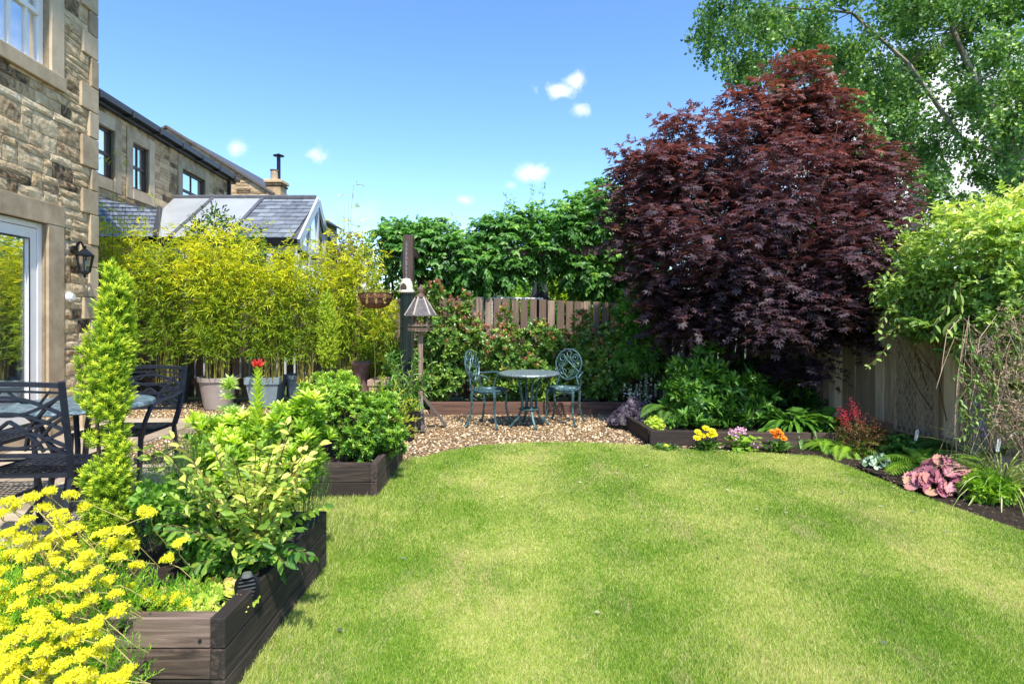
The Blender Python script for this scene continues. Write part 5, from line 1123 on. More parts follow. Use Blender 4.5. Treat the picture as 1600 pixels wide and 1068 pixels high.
# ---- tangle of dry stems
M_dry = leafmat('dry_stem', [(0, (.13, .08, .05)), (.5, (.34, .24, .16)), (1, (.5, .38, .28))], .1, .8, (1, 1, 1), .2)
t = plant('dry_climber', 'tangled pale brown dead climber stems hanging against the right fence', 'climber', (3.85, 4.3, 0)); lm = LM(); q = MB()
for i in range(150):
    u0, v0 = rr(1490, 1660), rr(490, 640); u1, v1 = u0 + rr(-40, 110), v0 + rr(60, 200); Y0 = 4.4 + rr(-.15, .1) - (u0 - 1530) / 260
    a, b = P(u0, v0, Y0), P(u1, v1, Y0 - .1); m = (a + b) / 2 + Vector((rr(-.08, .08), rr(-.1, .1), rr(-.05, .1))); q.tube([a, a.lerp(m, .6), m, m.lerp(b, .6), b], [.002, .0022, .0022, .002, .001], 3)
q.build('stems', M_dry, t)
cr = [(1560, 560, 4.3, 40, 30), (1590, 510, 4.2, 30, 40), (1620, 600, 4.0, 60, 60), (1540, 610, 4.3, 25, 40), (1600, 660, 3.9, 50, 40), (1540, 540, 4.4, 30, 20)]
bl = [B(*c) for c in cr]; o, d = in_blobs(bl, 900, .5); sprays(lm, T_LANCE, o, runit(900) + [.3, 0, .2], .1, 5, .028, .007, .6, .7, 0, .2, rng.uniform(.3, 1, 900))
lm.build('dry_leaves', M_dry, t)
# green shoots threading the dead stems
t = plant('fence_jasmine', 'thin green leafy shoots threading through the dead stems', 'climber', (3.9, 4.4, 0)); lm = LM(); q = MB()
for i in range(26):
    u0, v0 = rr(1490, 1620), rr(500, 640); pts = [P(u0 + k * rr(-2, 12), v0 + k * rr(8, 20), 4.15) for k in range(5)]; sprig(lm, q, pts, 8, .04, .018, .25)
q.build('stems', M_stem, t); lm.build('leaves', M_cl, t)
# ------------------------------------------------------------ plants of the near bed
M_lime = leafmat('pieris_leaf', [(0, (.08, .19, .02)), (.35, (.26, .42, .04)), (.7, (.54, .66, .08)), (1, (.8, .82, .2))], .35, .35, (1.2, 1.25, .45), .5)
M_green = leafmat('mid_green_leaf', [(0, (.02, .07, .01)), (.4, (.06, .17, .02)), (.75, (.14, .3, .035)), (1, (.3, .45, .07))], .3, .38, (1.2, 1.3, .45), .5)
M_varieg = leafmat('variegated_leaf', [(0, (.06, .16, .02)), (.3, (.2, .32, .04)), (.55, (.5, .55, .1)), (.8, (.7, .66, .16)), (1, (.7, .5, .2))], .35, .42, (1.1, 1.1, .6))
M_yel = leafmat('sedum_flower', [(0, (.7, .62, .02)), (.4, (.9, .82, .03)), (1, (.95, .92, .1))], .3, .6, (1.1, 1, .3), .2)
M_straw = leafmat('straw_stem', [(0, (.35, .28, .08)), (1, (.6, .5, .2))], .1, .7, (1, 1, 1))
# yellow sedum
t = plant('yellow_sedum', 'mass of bright yellow stonecrop flowers spilling over the near corner', 'flowering plant', (-1.5, 1.85, .25)); lm = LM(); q = MB(); fl = LM()
hd = [(0, 800), (20, 790), (45, 775), (75, 765), (110, 770), (130, 790), (70, 790), (40, 810), (10, 830), (90, 800), (160, 830), (190, 826), (205, 850), (185, 868), (215, 880), (175, 845), (228, 925), (205, 915), (20, 860), (50, 850), (80, 840), (110, 850), (135, 865), (150, 890), (120, 880), (90, 875), (60, 890), (30, 900), (5, 890),
      (250, 935), (275, 930), (290, 940), (235, 925), (225, 795), (232, 800), (262, 870), (280, 845), (180, 925), (170, 905), (65, 920), (95, 915), (125, 910), (30, 940), (5, 930), (55, 955), (85, 945), (110, 950), (60, 985), (90, 975), (35, 985), (10, 975), (75, 1010), (105, 1000), (125, 980), (145, 985), (165, 1000), (150, 970), (160, 1015), (130, 1020), (95, 1035), (60, 1035), (30, 1020), (5, 1030), (15, 1060), (50, 1065), (100, 1060), (140, 1050), (165, 1060), (190, 1052), (200, 1045), (180, 1062), (125, 1070), (25, 1045), (5, 1005), (40, 870), (15, 780), (100, 825), (60, 825), (232, 960), (215, 965), (140, 935), (185, 950)]
hd += [(rr(-120, 5), rr(770, 1080)) for _ in range(40)] + [(rr(0, 190), rr(1070, 1140)) for _ in range(16)] + [(rr(0, 150), rr(800, 1060)) for _ in range(34)]
for (u, v) in hd:
    Y = 1.98 - max(0, (v - 800)) / 300 * .42 + rr(-.1, .06)
    if u > 200: Y = 2.03
    if v > 980 and u > 100: Y = min(Y, 1.72)
    c = P(u, v, Y); R_ = rr(.017, .027); tilt = Vector((rr(-.3, .3), rr(-.5, .1), 1)).normalized(); b = Vector((-1.55 + rr(-.2, .3), 2.1 + rr(-.25, .1), .22))
    if v > 900 or rr(0, 1) < .5: b = c + Vector((rr(-.08, .1), rr(.05, .2), -rr(.1, .22)))
    m = (b + c) / 2 + Vector((rr(-.03, .03), 0, .07 if (b - c).length > .4 else .0)); q.tube([b, b.lerp(m, .6), m, m.lerp(c, .5), c - tilt * .03], [.0016, .0016, .0014, .0013, .0012], 4)
    for k in range(6):
        e = c + Vector((rr(-1, 1), rr(-1, 1), 0)) * R_ * .8; q.tube([c - tilt * .035, e - tilt * .006], .0013, 3)
    n = int(110 + R_ * 2600); a = rng.uniform(0, 2 * PI, n); r_ = R_ * np.sqrt(rng.random(n)) * (1 + .35 * np.sin(3 * a + rr(0, 6))); x_ = tilt.cross(Vector((0, 1, 0))).normalized(); y_ = tilt.cross(x_)
    pos = A(*c) + A(*x_) * (r_ * np.cos(a))[:, None] + A(*y_) * (r_ * np.sin(a))[:, None] + A(*tilt) * (rng.uniform(-.006, .006, n) - r_ * .25)[:, None]
    for _ in range(2): fl.add(T_LANCE, pos, A(*tilt) * rng.uniform(0, 1.0, (n, 1)) + runit(n) * .9, runit(n), .0095, .0042)
q.build('flower_stems', M_straw, t); fl.build('flower_heads', M_yel, t)
bl = [(-1.5, 1.95, .33, .25, .2, .12), (-1.3, 2.02, .28, .14, .1, .07), (-1.75, 1.9, .35, .25, .2, .18), (-1.45, 1.84, .2, .15, .06, .16), (-1.62, 1.8, .28, .2, .1, .2), (-1.3, 1.8, .18, .16, .05, .12), (-1.6, 1.68, .2, .22, .06, .14), (-1.16, 2.06, .27, .1, .08, .05)]
o, d = in_blobs(bl, 3600, .5); sprays(lm, T_NEEDLE, o, d + [0, 0, .8], .05, 9, .017, .0025, .7, .7, .3, .2, rng.uniform(.1, .8, 3600), .1)
lm.build('foliage', leafmat('sedum_leaf', [(0, (.06, .2, .015)), (.5, (.22, .45, .03)), (1, (.45, .65, .07))], .35), t)
# heuchera, yellow-green, in the corner
def heuchera(name, label, cat, c, rx, ry, n, L, mat, hz=.1, stem=True, group=None, z0=None):
    t = plant(name, label, cat, c, group); lm = LM(); q = MB(); c = Vector(c)
    for i in range(n):
        a = rr(0, 2 * PI); r_ = math.sqrt(rr(0, 1)); p = c + Vector((rx * r_ * math.cos(a), ry * r_ * math.sin(a), hz * (1.15 - r_ * .95) + rr(-.01, .015))); q.tube([c + Vector((rr(-.02, .02), rr(-.02, .02), 0)), (c + p) / 2 + Vector((0, 0, .02)), p], .0022, 4)
        d = Vector((math.cos(a), math.sin(a) * .5, rr(-.9, -.1))); nrm = Vector((math.cos(a) * .8 * r_, math.sin(a) * .5 * r_ - .8, .55)); l = L * rr(.7, 1.15)
        lm.add(T_ROUND, [tuple(p - d.normalized() * l * .3)], A(*d)[None], A(*nrm)[None] + runit(1) * .75, l, l)
    q.build('stalks', M_stem, t); lm.build('leaves', mat, t); return t
p = P(315, 935, 2.1)
heuchera('lime_heuchera', 'lime and pink-veined heuchera low in the near bed corner', 'flowering plant', (p.x, 2.12, .24), .17, .1, 75, .062, leafmat('lime_heuchera_leaf', [(0, (.2, .35, .03)), (.6, (.55, .62, .1)), (.85, (.66, .5, .2)), (1, (.55, .25, .18))], .35), .06)
# arching variegated shrub
t = plant('variegated_leucothoe', 'arching cream and green variegated shrub in the middle of the near bed', 'shrub', tuple(G(395, 870, .23))); lm = LM(); q = MB()
c0 = Vector((P(395, 870, 2.33).x, 2.33, .25))
ends = [(480, 690, .8), (485, 705, .7), (455, 670, .8), (430, 700, .6), (400, 690, .6), (350, 700, .6), (330, 690, .5), (310, 760, .5), (280, 750, .4), (260, 800, .4), (300, 820, .3), (340, 760, .5), (370, 730, .6), (415, 740, .6), (445, 760, .5), (470, 760, .6), (490, 800, .3), (470, 870, .2), (450, 850, .3), (420, 890, .15), (390, 880, .2), (360, 860, .25), (330, 850, .2), (400, 800, .5), (365, 800, .5), (440, 800, .5), (470, 740, .8), (380, 760, .7), (425, 720, .8), (350, 890, .2), (445, 880, .15), (230, 690, .5), (245, 820, .3), (275, 690, .7), (410, 850, .3), (340, 900, .2), (300, 890, .25), (280, 870, .3), (465, 830, .3), (290, 790, .4)]
for (u, v, tn) in ends + [(u + rr(-25, 25), v + rr(-20, 25), tn - .15) for (u, v, tn) in ends]:
    Yv = 2.25 + rr(-.16, .2); e = P(u, v, Yv); m = (c0 + e) / 2 + Vector((0, 0, .12)); pts = [c0 * (1 - s) ** 2 + m * 2 * s * (1 - s) + e * s * s for s in [i / 6 for i in range(7)]]
    sprig(lm, q, pts[1:], 9, .055, .022, tn - .05, .0018)
q.build('stems', M_brownstem, t); lm.build('leaves', M_varieg, t)
# dark feathery heather / rosemary
t = plant('dark_heather', 'dark green feathery heather behind the yew in the near bed', 'shrub', (P(280, 800, 2.65).x, 2.65, .24)); lm = LM()
bl = [B(270, 770, 2.6, 45, 50), B(310, 740, 2.7, 40, 35), B(250, 830, 2.45, 35, 35), B(470, 780, 2.6, 40, 55), B(440, 740, 2.7, 40, 40)]
o, d = in_blobs(bl, 1300, .5); sprays(lm, T_NEEDLE, o, d * .4 + [0, 0, 1.2], .12, 14, .014, .002, .9, .5, .3, .2, rng.uniform(0, .6, 1300), .1)
lm.build('foliage', leafmat('heather_leaf', [(0, (.03, .07, .02)), (.5, (.08, .17, .03)), (1, (.22, .36, .06))], .25), t)
# glossy green shrub (leafy left part)
t = plant('euonymus', 'soft green leafed shrub between the yew and the variegated one', 'shrub', (P(260, 860, 2.35).x, 2.4, .24)); lm = LM()
bl = [B(255, 790, 2.45, 35, 45), B(300, 810, 2.4, 40, 45), B(330, 850, 2.3, 40, 35)]; o, d = in_blobs(lumps(bl, 5), 330, .4); rosettes(lm, T_OVAL, o, d + [0, 0, .5], 6, .045, .022, rng.uniform(.3, .9, 330)); lm.build('foliage', M_green, t)
# lime pieris of the near bed
t = plant('lime_pieris', 'lime-green whorled shrub filling the back of the near bed', 'shrub', (P(420, 800, 2.75).x, 2.75, .24)); lm = LM()
bl = [B(400, 705, 2.85, 70, 45), B(340, 705, 2.9, 48, 40), B(450, 675, 2.8, 60, 38), B(490, 720, 2.65, 38, 40), B(440, 750, 2.6, 55, 40), B(360, 740, 2.75, 60, 50), B(320, 680, 2.95, 32, 24), B(500, 770, 2.6, 22, 30), B(475, 660, 2.75, 35, 30), B(380, 665, 2.9, 30, 20)]
o, d = in_blobs(lumps(bl, 5, .4), 950, .3); o[:, 2] += np.where((rng.random(len(o)) < .35) & (d[:, 2] > .2), rng.uniform(0, .07, len(o)), 0); k = o[:, 0] < -.9; o, d = o[k], d[k]; n = len(o); rosettes(lm, T_OVAL, o, d * .6 + [0, -.1, .9], 11, .058, .017, np.clip(.28 + .3 * d[:, 2] + rng.normal(0, .16, n), 0, .85), .8, .09)
q = MB(); branchy(q, (P(420, 800, 2.75).x, 2.75, .24), [tuple(x) for x in o[:50]], .008, .003, .15, 5); q.build('stems', M_brownstem, t); lm.build('foliage', M_lime, t)
# pale tipped pieris at left
t = plant('pale_pieris', 'white-edged whorled shrub beside the gravel at the left of the near bed', 'shrub', (P(290, 740, 2.9).x, 2.92, .24)); lm = LM()
bl = [B(338, 678, 3.0, 28, 28), B(362, 655, 3.0, 28, 24), B(345, 705, 2.95, 38, 34), B(358, 612, 3.0, 6, 16)]; o, d = in_blobs(lumps(bl, 5, .4), 210, .3); n = len(o); rosettes(lm, T_LANCE, o, d * .5 + [0, 0, .9], 12, .055, .013, rng.uniform(.3, .8, n), .8)
lm.build('foliage', leafmat('pale_leaf', [(0, (.12, .25, .04)), (.45, (.42, .58, .14)), (1, (.75, .8, .5))], .3), t)
# the lily-like shoot with the red tip
t = plant('red_tipped_shoot', 'upright leafy shoot crowned by a red tuft in the near bed', 'flowering plant', (P(402, 800, 2.8).x, 2.8, .24)); q = MB(); c = Vector((P(402, 800, 2.8).x, 2.8, .24)); e = P(403, 575, 2.8); q.tube([c, (c + e) / 2 + Vector((.01, 0, 0)), e], [.006, .005, .003], 5); q.build('stem', M_stem, t)
lm = LM(); n = 150; s = np.linspace(.35, 1, n); a = np.arange(n) * 2.4; lm.add(T_LANCE, A(*c) + (A(*e) - A(*c)) * s[:, None], np.stack([np.cos(a), np.sin(a), .7 + .5 * s], 1), A(0, 0, 1) + runit(n) * .2, .1 * (1.35 - s), .018, rng.uniform(.4, .8, n)); lm.build('leaves', M_lime, t)
lm = LM(); n = 34; lm.add(T_LANCE, np.repeat(A(*e)[None], n, 0), runit(n) * [.8, .8, .2] + [0, 0, .7], runit(n), rng.uniform(.03, .055, n), .011); lm.build('red_tuft', leafmat('red_tuft', [(0, (.6, .02, .03)), (1, (.8, .12, .1))]), t)
# yellow flat flower patch behind
t = plant('yellow_achillea', 'flat golden flower patch showing between the two shrubs', 'flowering plant', (P(450, 700, 3.1).x, 3.1, .0)); lm = LM(); q = MB()
for i in range(46):
    c = P(rr(395, 490), rr(640, 668), 3.15 + rr(-.1, .1)); n = 60; a = rng.uniform(0, 2 * PI, n); r_ = .035 * np.sqrt(rng.random(n)); lm.add(T_LANCE, A(*c) + np.stack([r_ * np.cos(a), r_ * np.sin(a), rng.uniform(-.006, .006, n)], 1), runit(n) + [0, 0, .5], runit(n), .012, .006)
    q.tube([(c.x * .98, 3.1, .02), c], .002, 3)
q.build('stems', M_stem, t); lm.build('flower_heads', M_yel, t)
# ------------------------------------------------------------ further bed
t = plant('rounded_pieris', 'rounded glossy green shrub with lime tips in the further bed', 'shrub', (P(560, 700, 4.55).x, 4.55, .2)); lm = LM()
bl = [B(555, 652, 4.5, 74, 48), B(530, 618, 4.55, 55, 36), B(600, 670, 4.45, 40, 40), B(500, 650, 4.5, 40, 45), B(570, 690, 4.4, 50, 28), B(520, 600, 4.6, 32, 22), B(500, 620, 4.5, 38, 30)]
o, d = in_blobs(lumps(bl, 7, .38), 1500, .3); n = len(o); rosettes(lm, T_OVAL, o, d * .8 + [0, -.1, .6], 10, .046, .014, np.clip(.26 + .4 * np.clip((o[:, 2] - .35) / .6, 0, 1) + rng.normal(0, .12, n), 0, .85), .85, .08)
lm.build('foliage', leafmat('rounded_leaf', [(0, (.03, .1, .012)), (.35, (.11, .25, .025)), (.7, (.34, .5, .05)), (1, (.62, .68, .12))], .3, .32, (1.2, 1.25, .45), .6), t)
q = MB(); branchy(q, (P(560, 700, 4.55).x, 4.55, .2), [tuple(x) for x in o[:40]], .014, .004, .15, 5); q.build('stems', M_brownstem, t)
t = plant('golden_juniper', 'golden-green feathery juniper spraying right from the further bed', 'conifer', (P(600, 690, 4.9).x, 4.85, .2)); lm = LM(); q = MB(); c0 = Vector((P(595, 680, 4.85).x, 4.85, .25))
for (u, v) in ((650, 640), (640, 625), (655, 655), (648, 672), (630, 610), (645, 682), (620, 600), (595, 590), (580, 605), (650, 628), (610, 640), (635, 655), (625, 672), (600, 615), (470, 600), (460, 615), (480, 590)):
    cc = c0 if u > 560 else Vector((P(500, 680, 4.7).x, 4.7, .25)); e = P(u, v, 4.8); pts = [cc.lerp(e, s) + Vector((0, 0, .05 * math.sin(PI * s))) for s in (0, .3, .55, .8, 1)]; q.tube(pts, [.006, .005, .004, .003, .002], 4)
    for i in range(34):
        s = rr(.2, 1); p = cc.lerp(e, s) + Vector((0, 0, .05 * math.sin(PI * s))); sprays(lm, T_NEEDLE, [tuple(p)], A(*(e - cc).normalized())[None] + runit(1) * .7, .05, 9, .013, .003, 1, .6, 0, .3, .5 + .35 * s)
q.build('branches', M_brownstem, t); lm.build('foliage', M_yew, t)
# leafy shoots in the black pot and around the bird table
t = plant('willow_shoots', 'narrow-leafed green shoots rising from the black pot by the bird table', 'shrub', (P(634, 686, 6.0).x, 6.05, .25)); lm = LM(); q = MB(); c = Vector((P(634, 640, 6.05).x, 6.05, .26))
for i in range(34): e = P(rr(600, 685), rr(535, 640), 6.1 + rr(-.15, .15)); m = (c + e) / 2 + Vector((0, 0, .1)); sprig(lm, q, [c, c.lerp(m, .5), m, m.lerp(e, .5), e], 8, .1, .016, .55, .003, T_LANCE)
q.build('stems', M_stem, t); lm.build('leaves', M_green, t)
t = plant('camellia', 'dark leafed shrub beneath the mesh bird feeder', 'shrub', (P(618, 640, 7.7).x, 7.75, 0)); lm = LM(); bl = [B(620, 585, 7.75, 26, 45), B(605, 610, 7.6, 18, 25)]; o, d = in_blobs(lumps(bl, 5), 260, .4); rosettes(lm, T_OVAL, o, d + [0, 0, .4], 7, .07, .028, rng.uniform(0, .6, 260)); lm.build('foliage', M_green, t)
t = plant('yellow_yarrow', 'tall yellow flat-headed flower between basket and feeder', 'flowering plant', (P(584, 640, 7.5).x, 7.5, 0)); q = MB(); e = P(584, 519, 7.5); q.tube([(e.x, 7.5, 0), (e.x + .02, 7.5, .6), tuple(e)], .004, 4); q.build('stem', M_stem, t); lm = LM(); n = 80; lm.add(T_LANCE, A(*e) + runit(n) * [.05, .05, .012], runit(n), runit(n), .025, .012); lm.build('flower_head', M_yel, t)
# ------------------------------------------------------------ right border
def strap(name, label, cat, c, n, L, Wd, mat, arch=1.0, group=None, up=1.0, seg=6):
    t = plant(name, label, cat, c, group); c = Vector(c); q = MB()
    for i in range(n):
        a = rr(0, 2 * PI); l = L * rr(.6, 1.1); w = Wd * rr(.7, 1.1); e0 = rr(.35, 1.2) * up; h = Vector((math.cos(a), math.sin(a), 0)); s_ = Vector((-math.sin(a), math.cos(a), 0)); p = c + h * rr(0, .05); el = e0; vs = []
        for k in range(seg + 1):
            f = k / seg; ww = w * math.sin(PI * min(1, .12 + f * .88)) ** .7 * .5 + .0005; vs += [p - s_ * ww + Vector((0, 0, ww * .35)), p, p + s_ * ww + Vector((0, 0, ww * .35))]
            p = p + (h * math.cos(el) + Vector((0, 0, math.sin(el)))) * (l / seg); el -= arch * rr(.25, .4)
        fs = []
        for k in range(seg): b = k * 3; fs += [(b, b + 1, b + 4, b + 3), (b + 1, b + 2, b + 5, b + 4)]
        q.add(vs, fs)
    q.build('leaves', mat, t); return t
def fern(name, label, c, n, L, mat, group='ferns in the right border', lean=(0, 0), wid=.22, rn=(.3, .8)):
    t = plant(name, label, 'fern', c, group); c = Vector(c); q = MB(); lm = LM()
    for i in range(n):
        a = rr(0, 2 * PI); l = L * rr(.7, 1.1); el = rr(.5, 1.1); h = Vector((math.cos(a) + lean[0], math.sin(a) + lean[1], 0)).normalized(); s_ = Vector((-h.y, h.x, 0)); p = c.copy(); pts = [p.copy()]; S_ = 26; r0 = rr(*rn)
        for k in range(S_):
            d = h * math.cos(el) + Vector((0, 0, math.sin(el))); p = p + d * (l / S_); pts.append(p.copy()); el -= .075; f = (k + 1) / S_
            wl_ = l * wid * math.sin(PI * min(1, .08 + f * .92)) ** .8 * (1.1 - .45 * f) + .004
            if k > 2:
                for sg in (-1, 1): lm.add(T_LANCE, [tuple(p)], A(*(s_ * sg + d * .45 + Vector((0, 0, -.15))))[None], A(*(s_.cross(d) * -1 if s_.cross(d).z < 0 else s_.cross(d)))[None], wl_, l / S_ * .85, r0 + rr(-.08, .08))
        q.tube(pts, [.0025 - .0018 * k / S_ for k in range(S_ + 1)], 3)
    q.build('stalks', M_stem, t); lm.build('fronds', mat, t); return t
M_fern = leafmat('fern_leaf', [(0, (.05, .14, .015)), (.5, (.2, .38, .03)), (1, (.42, .58, .07))], .4, .5, (1.2, 1.25, .4))
M_dfern = leafmat('dark_fern_leaf', [(0, (.02, .06, .012)), (.5, (.06, .16, .025)), (1, (.16, .3, .05))], .3)
c = G(995, 668); heuchera('dark_heuchera', 'near-black purple heuchera mound at the gravel corner', 'flowering plant', (c.x, c.y + .1, .0), .3, .24, 330, .07, leafmat('black_heuchera_leaf', [(0, (.012, .008, .014)), (.5, (.035, .024, .042)), (1, (.1, .075, .11))], .15, .5, (1.2, .8, .9), .3), .3)
t = plant('pink_tellima', 'airy stems dotted with tiny white flowers behind the dark heuchera', 'flowering plant', (1.5, 7.0, .05)); q = MB(); lm = LM()
for i in range(22):
    e = P(rr(975, 1020), rr(585, 625), 7.0); q.tube([(1.55 + rr(-.05, .05), 7.0, .1), e], .0025, 3); n = 9; lm = LM(); lm.add(T_SMALLROUND, A(*e) - np.stack([rng.normal(0, .008, n), rng.normal(0, .01, n), rng.uniform(0, .16, n)], 1), runit(n), A(0, -1, .3) + runit(n) * .4, .016, .016); lm.build('flower_spike', leafmat('tiny_white', [(0, (.6, .55, .6)), (1, (.8, .75, .8))]), t)
q.build('stems', M_stem, t)
c = Vector((P(1023, 655, 6.1).x, 6.1, .09)); t = plant('sedum_cushion', 'small bright lime cushion plant in the edging corner', 'plant', c); lm = LM(); o, d = in_blobs([(c.x, c.y, .13, .11, .09, .1)], 340, .4); rosettes(lm, T_LANCE, o, d + [0, 0, .7], 6, .025, .009, rng.uniform(.4, 1, 340)); lm.build('foliage', M_lime, t)
fern('dark_fern', 'dark feathery fern between the purple heuchera and the peony', (P(1040, 640, 6.9).x, 6.7, .1), 34, .62, M_dfern, lean=(-.25, -.3), rn=(.3, .9))
# peony / hellebore mass
t = plant('green_peony', 'tall broad-leafed green peony clump under the maple', 'shrub', (P(1125, 670, 6.4).x, 6.4, .08)); lm = LM(); q = MB()
bl = [B(1125, 625, 6.35, 60, 42), B(1100, 590, 6.45, 45, 30), B(1165, 600, 6.45, 42, 32), B(1080, 620, 6.4, 40, 40), B(1170, 640, 6.3, 35, 30), B(1110, 655, 6.2, 55, 20), B(1112, 552, 6.5, 22, 14), B(1060, 590, 6.6, 28, 25)]
o, d = in_blobs(lumps(bl, 6, .4), 760, .35); o = o[o[:, 2] > .12]; d = nrmz(rng.normal(0, .7, o.shape) + [0, -.2, .5]); n = len(o)
rosettes(lm, T_OVAL, o, d, 6, .12, .036, np.clip(rng.normal(.42, .2, n), 0, .95), 1.0, .1); branchy(q, (P(1125, 670, 6.4).x, 6.4, .08), [tuple(x) for x in o[:60]], .008, .004, .1, 5); q.build('stems', M_stem, t); lm.build('foliage', M_green, t)
M_hosta = leafmat('hosta_leaf', [(0, (.04, .12, .015)), (1, (.15, .33, .04))], .3, .3, (1.2, 1.3, .45), .6)
c = Vector((P(1240, 660, 6.1).x, 6.1, .08)); strap('crocosmia', 'bright green strap-leafed clump right of the peony', 'plant', c, 90, .52, .055, M_hosta, 1.0)
c = Vector((P(1285, 670, 5.9).x, 5.98, .08)); t = plant('bergenia', 'broad glossy ribbed hosta leaves at the end of the edging', 'plant', c); lm = LM(); n = 46; a = rng.uniform(0, 2 * PI, n); lm.add(T_OVAL, A(*c) + np.stack([.1 * np.cos(a), .08 * np.sin(a), rng.uniform(.0, .22, n)], 1), np.stack([np.cos(a), np.sin(a) - .3, rng.uniform(-.3, .5, n)], 1), A(0, -.2, 1) + runit(n) * .2, .22, .12, rng.uniform(.1, .7, n)); lm.build('leaves', M_hosta, t)
# understorey behind
for (lab, u, v, Y, rx, rz, n, mt) in (('dark evergreen shrub at the fence right of the photinia hedge', 1010, 555, 8.0, 45, 55, 420, M_green), ('low dark laurel in the deep shade below the maple', 1230, 600, 7.4, 60, 40, 320, M_green), ('shaded ivy mass at the foot of the board fence', 1340, 640, 6.9, 40, 35, 260, M_green), ('shaded hellebore left of the fence corner', 1180, 590, 7.7, 60, 40, 300, M_green)):
    t = plant('dark_shrub', lab, 'shrub', (P(u, v, Y).x, Y, 0), 'dark shrubs in the shade of the maple'); lm = LM(); o, d = in_blobs(lumps([B(u, v, Y, rx, rz)], 8, .45), n, .4); rosettes(lm, T_OVAL, o, d + [0, -.2, .3], 7, .1, .038, rng.uniform(0, .45, n)); lm.build('foliage', mt, t)
t = plant('climbing_hydrangea', 'lobed green leaves climbing under the left side of the maple', 'climber', (P(1010, 500, 8.0).x, 8.0, 0)); lm = LM(); o, d = in_blobs(lumps([B(1005, 500, 8.0, 30, 50), B(1000, 545, 7.8, 26, 40), B(1020, 470, 8.2, 25, 30)], 6), 600, .4); sprays(lm, T_ACER, o, d + [0, -.5, 0], .1, 4, .1, .16, .5, .6, -.3, .4, rng.uniform(.2, .7, 600)); lm.build('leaves', M_wis, t)
# bedding flowers in front of the edging
def daisy(name, label, u, v, h, hv, heads, colr, R_, leafm=M_dfern, pet=12, big=True, cat='flower'):
    c = G(u, v); t = plant(name, label, cat, c, 'bedding flowers in front of the low edging'); lm = LM(); q = MB()
    n = 160; a = rng.uniform(0, 2 * PI, n); o = A(*c) + np.stack([rng.normal(0, .05, n), rng.normal(0, .04, n), rng.uniform(0, h * .45, n)], 1); lm.add(T_LANCE, o, np.stack([np.cos(a), np.sin(a), rng.uniform(.1, .9, n)], 1), A(0, 0, 1) + runit(n) * .4, .075, .02)
    for (dx, dz) in heads:
        e = c + Vector((dx, rr(-.04, .03), h + dz)); q.tube([c, e], .0025, 4); 
        f = LM()
        for k in range(3):
            m = pet; a = 2 * PI * np.arange(m) / m + k; tilt = np.stack([np.cos(a), np.sin(a) * .75 - .1, np.sin(a) * .55 + .35 + .3 * k], 1); f.add(T_OVAL, np.repeat(A(*e)[None], m, 0) + [0, 0, .003 * k], tilt, A(0, -.6, 1) + 0 * tilt, R_ * (1 - .2 * k), R_ * .42)
        f.build('flower_head', colr, t)
    q.build('stems', M_stem, t); lm.build('leaves', leafm, t); return t
M_ger = leafmat('gerbera', [(0, (.85, .6, .01)), (1, (.95, .78, .03))], .25); M_mar = leafmat('marigold', [(0, (.85, .16, .01)), (1, (.95, .38, .02))], .25); M_pk = leafmat('pink_geranium', [(0, (.6, .28, .5)), (1, (.8, .55, .72))], .3)
daisy('yellow_gerbera', 'yellow daisy-like flowers on a leafy clump before the edging', 1103, 704, .17, 0, [(-.07, .0), (0, .04), (.05, .02), (.08, -.02), (-.03, -.03), (.03, -.02), (-.09, -.05)], M_ger, .042)
c = G(1160, 703); t = plant('pink_geranium', 'pale pink geranium heads above round leaves before the edging', 'flower', c, 'bedding flowers in front of the low edging'); lm = LM(); f = LM(); q = MB()
n = 90; a = rng.uniform(0, 2 * PI, n); lm.add(T_ROUND, A(*c) + np.stack([rng.normal(0, .07, n), rng.normal(0, .05, n), rng.uniform(.01, .14, n)], 1), np.stack([np.cos(a), np.sin(a), 0 * a], 1), A(0, -.5, 1) + runit(n) * .4, .045, .045, rng.uniform(.3, .8, n))
for (u, v) in ((1144, 674), (1152, 672), (1161, 673), (1148, 682), (1175, 691), (1183, 694)): 
    e = P(u, v, c.y - .03); q.tube([c, e], .0025, 4); n = 42; f = LM(); f.add(T_SMALLROUND, A(*e) + runit(n) * .026, runit(n), runit(n) + [0, -.5, .5], .02, .02); f.build('flower_head', M_pk, t)
q.build('stems', M_stem, t); lm.build('leaves', M_fern, t)
daisy('orange_marigold', 'orange flower heads on a dark leafy clump before the edging', 1216, 705, .16, 0, [(-.05, .02), (0, .03), (.03, -.0), (.05, -.04), (-.02, -.02)], M_mar, .04)
daisy('small_marigold', 'single tiny yellow flower at the lawn edge near the corner edging', 1041, 702, .03, 0, [(0, 0)], M_ger, .028, pet=9)
# right-hand run of the border
fern('lady_fern', 'bright green fern left of the red spires', (*G(1322, 706)[:2], 0), 20, .42, M_fern, lean=(-.5, -.2))
M_crim = leafmat('crimson_plume', [(0, (.16, .05, .05)), (.5, (.35, .06, .06)), (1, (.62, .03, .09))])
c = G(1345, 708); t = plant('red_astilbe', 'crimson plumed heuchera spires with bronze foliage near the fence', 'flowering plant', c); q = MB(); f = LM(); lm = LM()
for (u, v) in ((1330, 625), (1335, 632), (1340, 640), (1320, 645), (1325, 655), (1318, 650), (1350, 650), (1365, 655), (1375, 658), (1345, 662), (1385, 660), (1312, 640)):
    e = P(u, v, c.y); q.tube([c, e], .003, 4); n = 60; f = LM(); f.add(T_LANCE, A(*e) + np.stack([rng.normal(0, .016, n), rng.normal(0, .016, n), rng.uniform(-.12, .03, n)], 1), runit(n), runit(n), .02, .008, (.8 if u < 1345 else .3) + rng.normal(0, .1, n)); f.build('plume', M_crim, t)
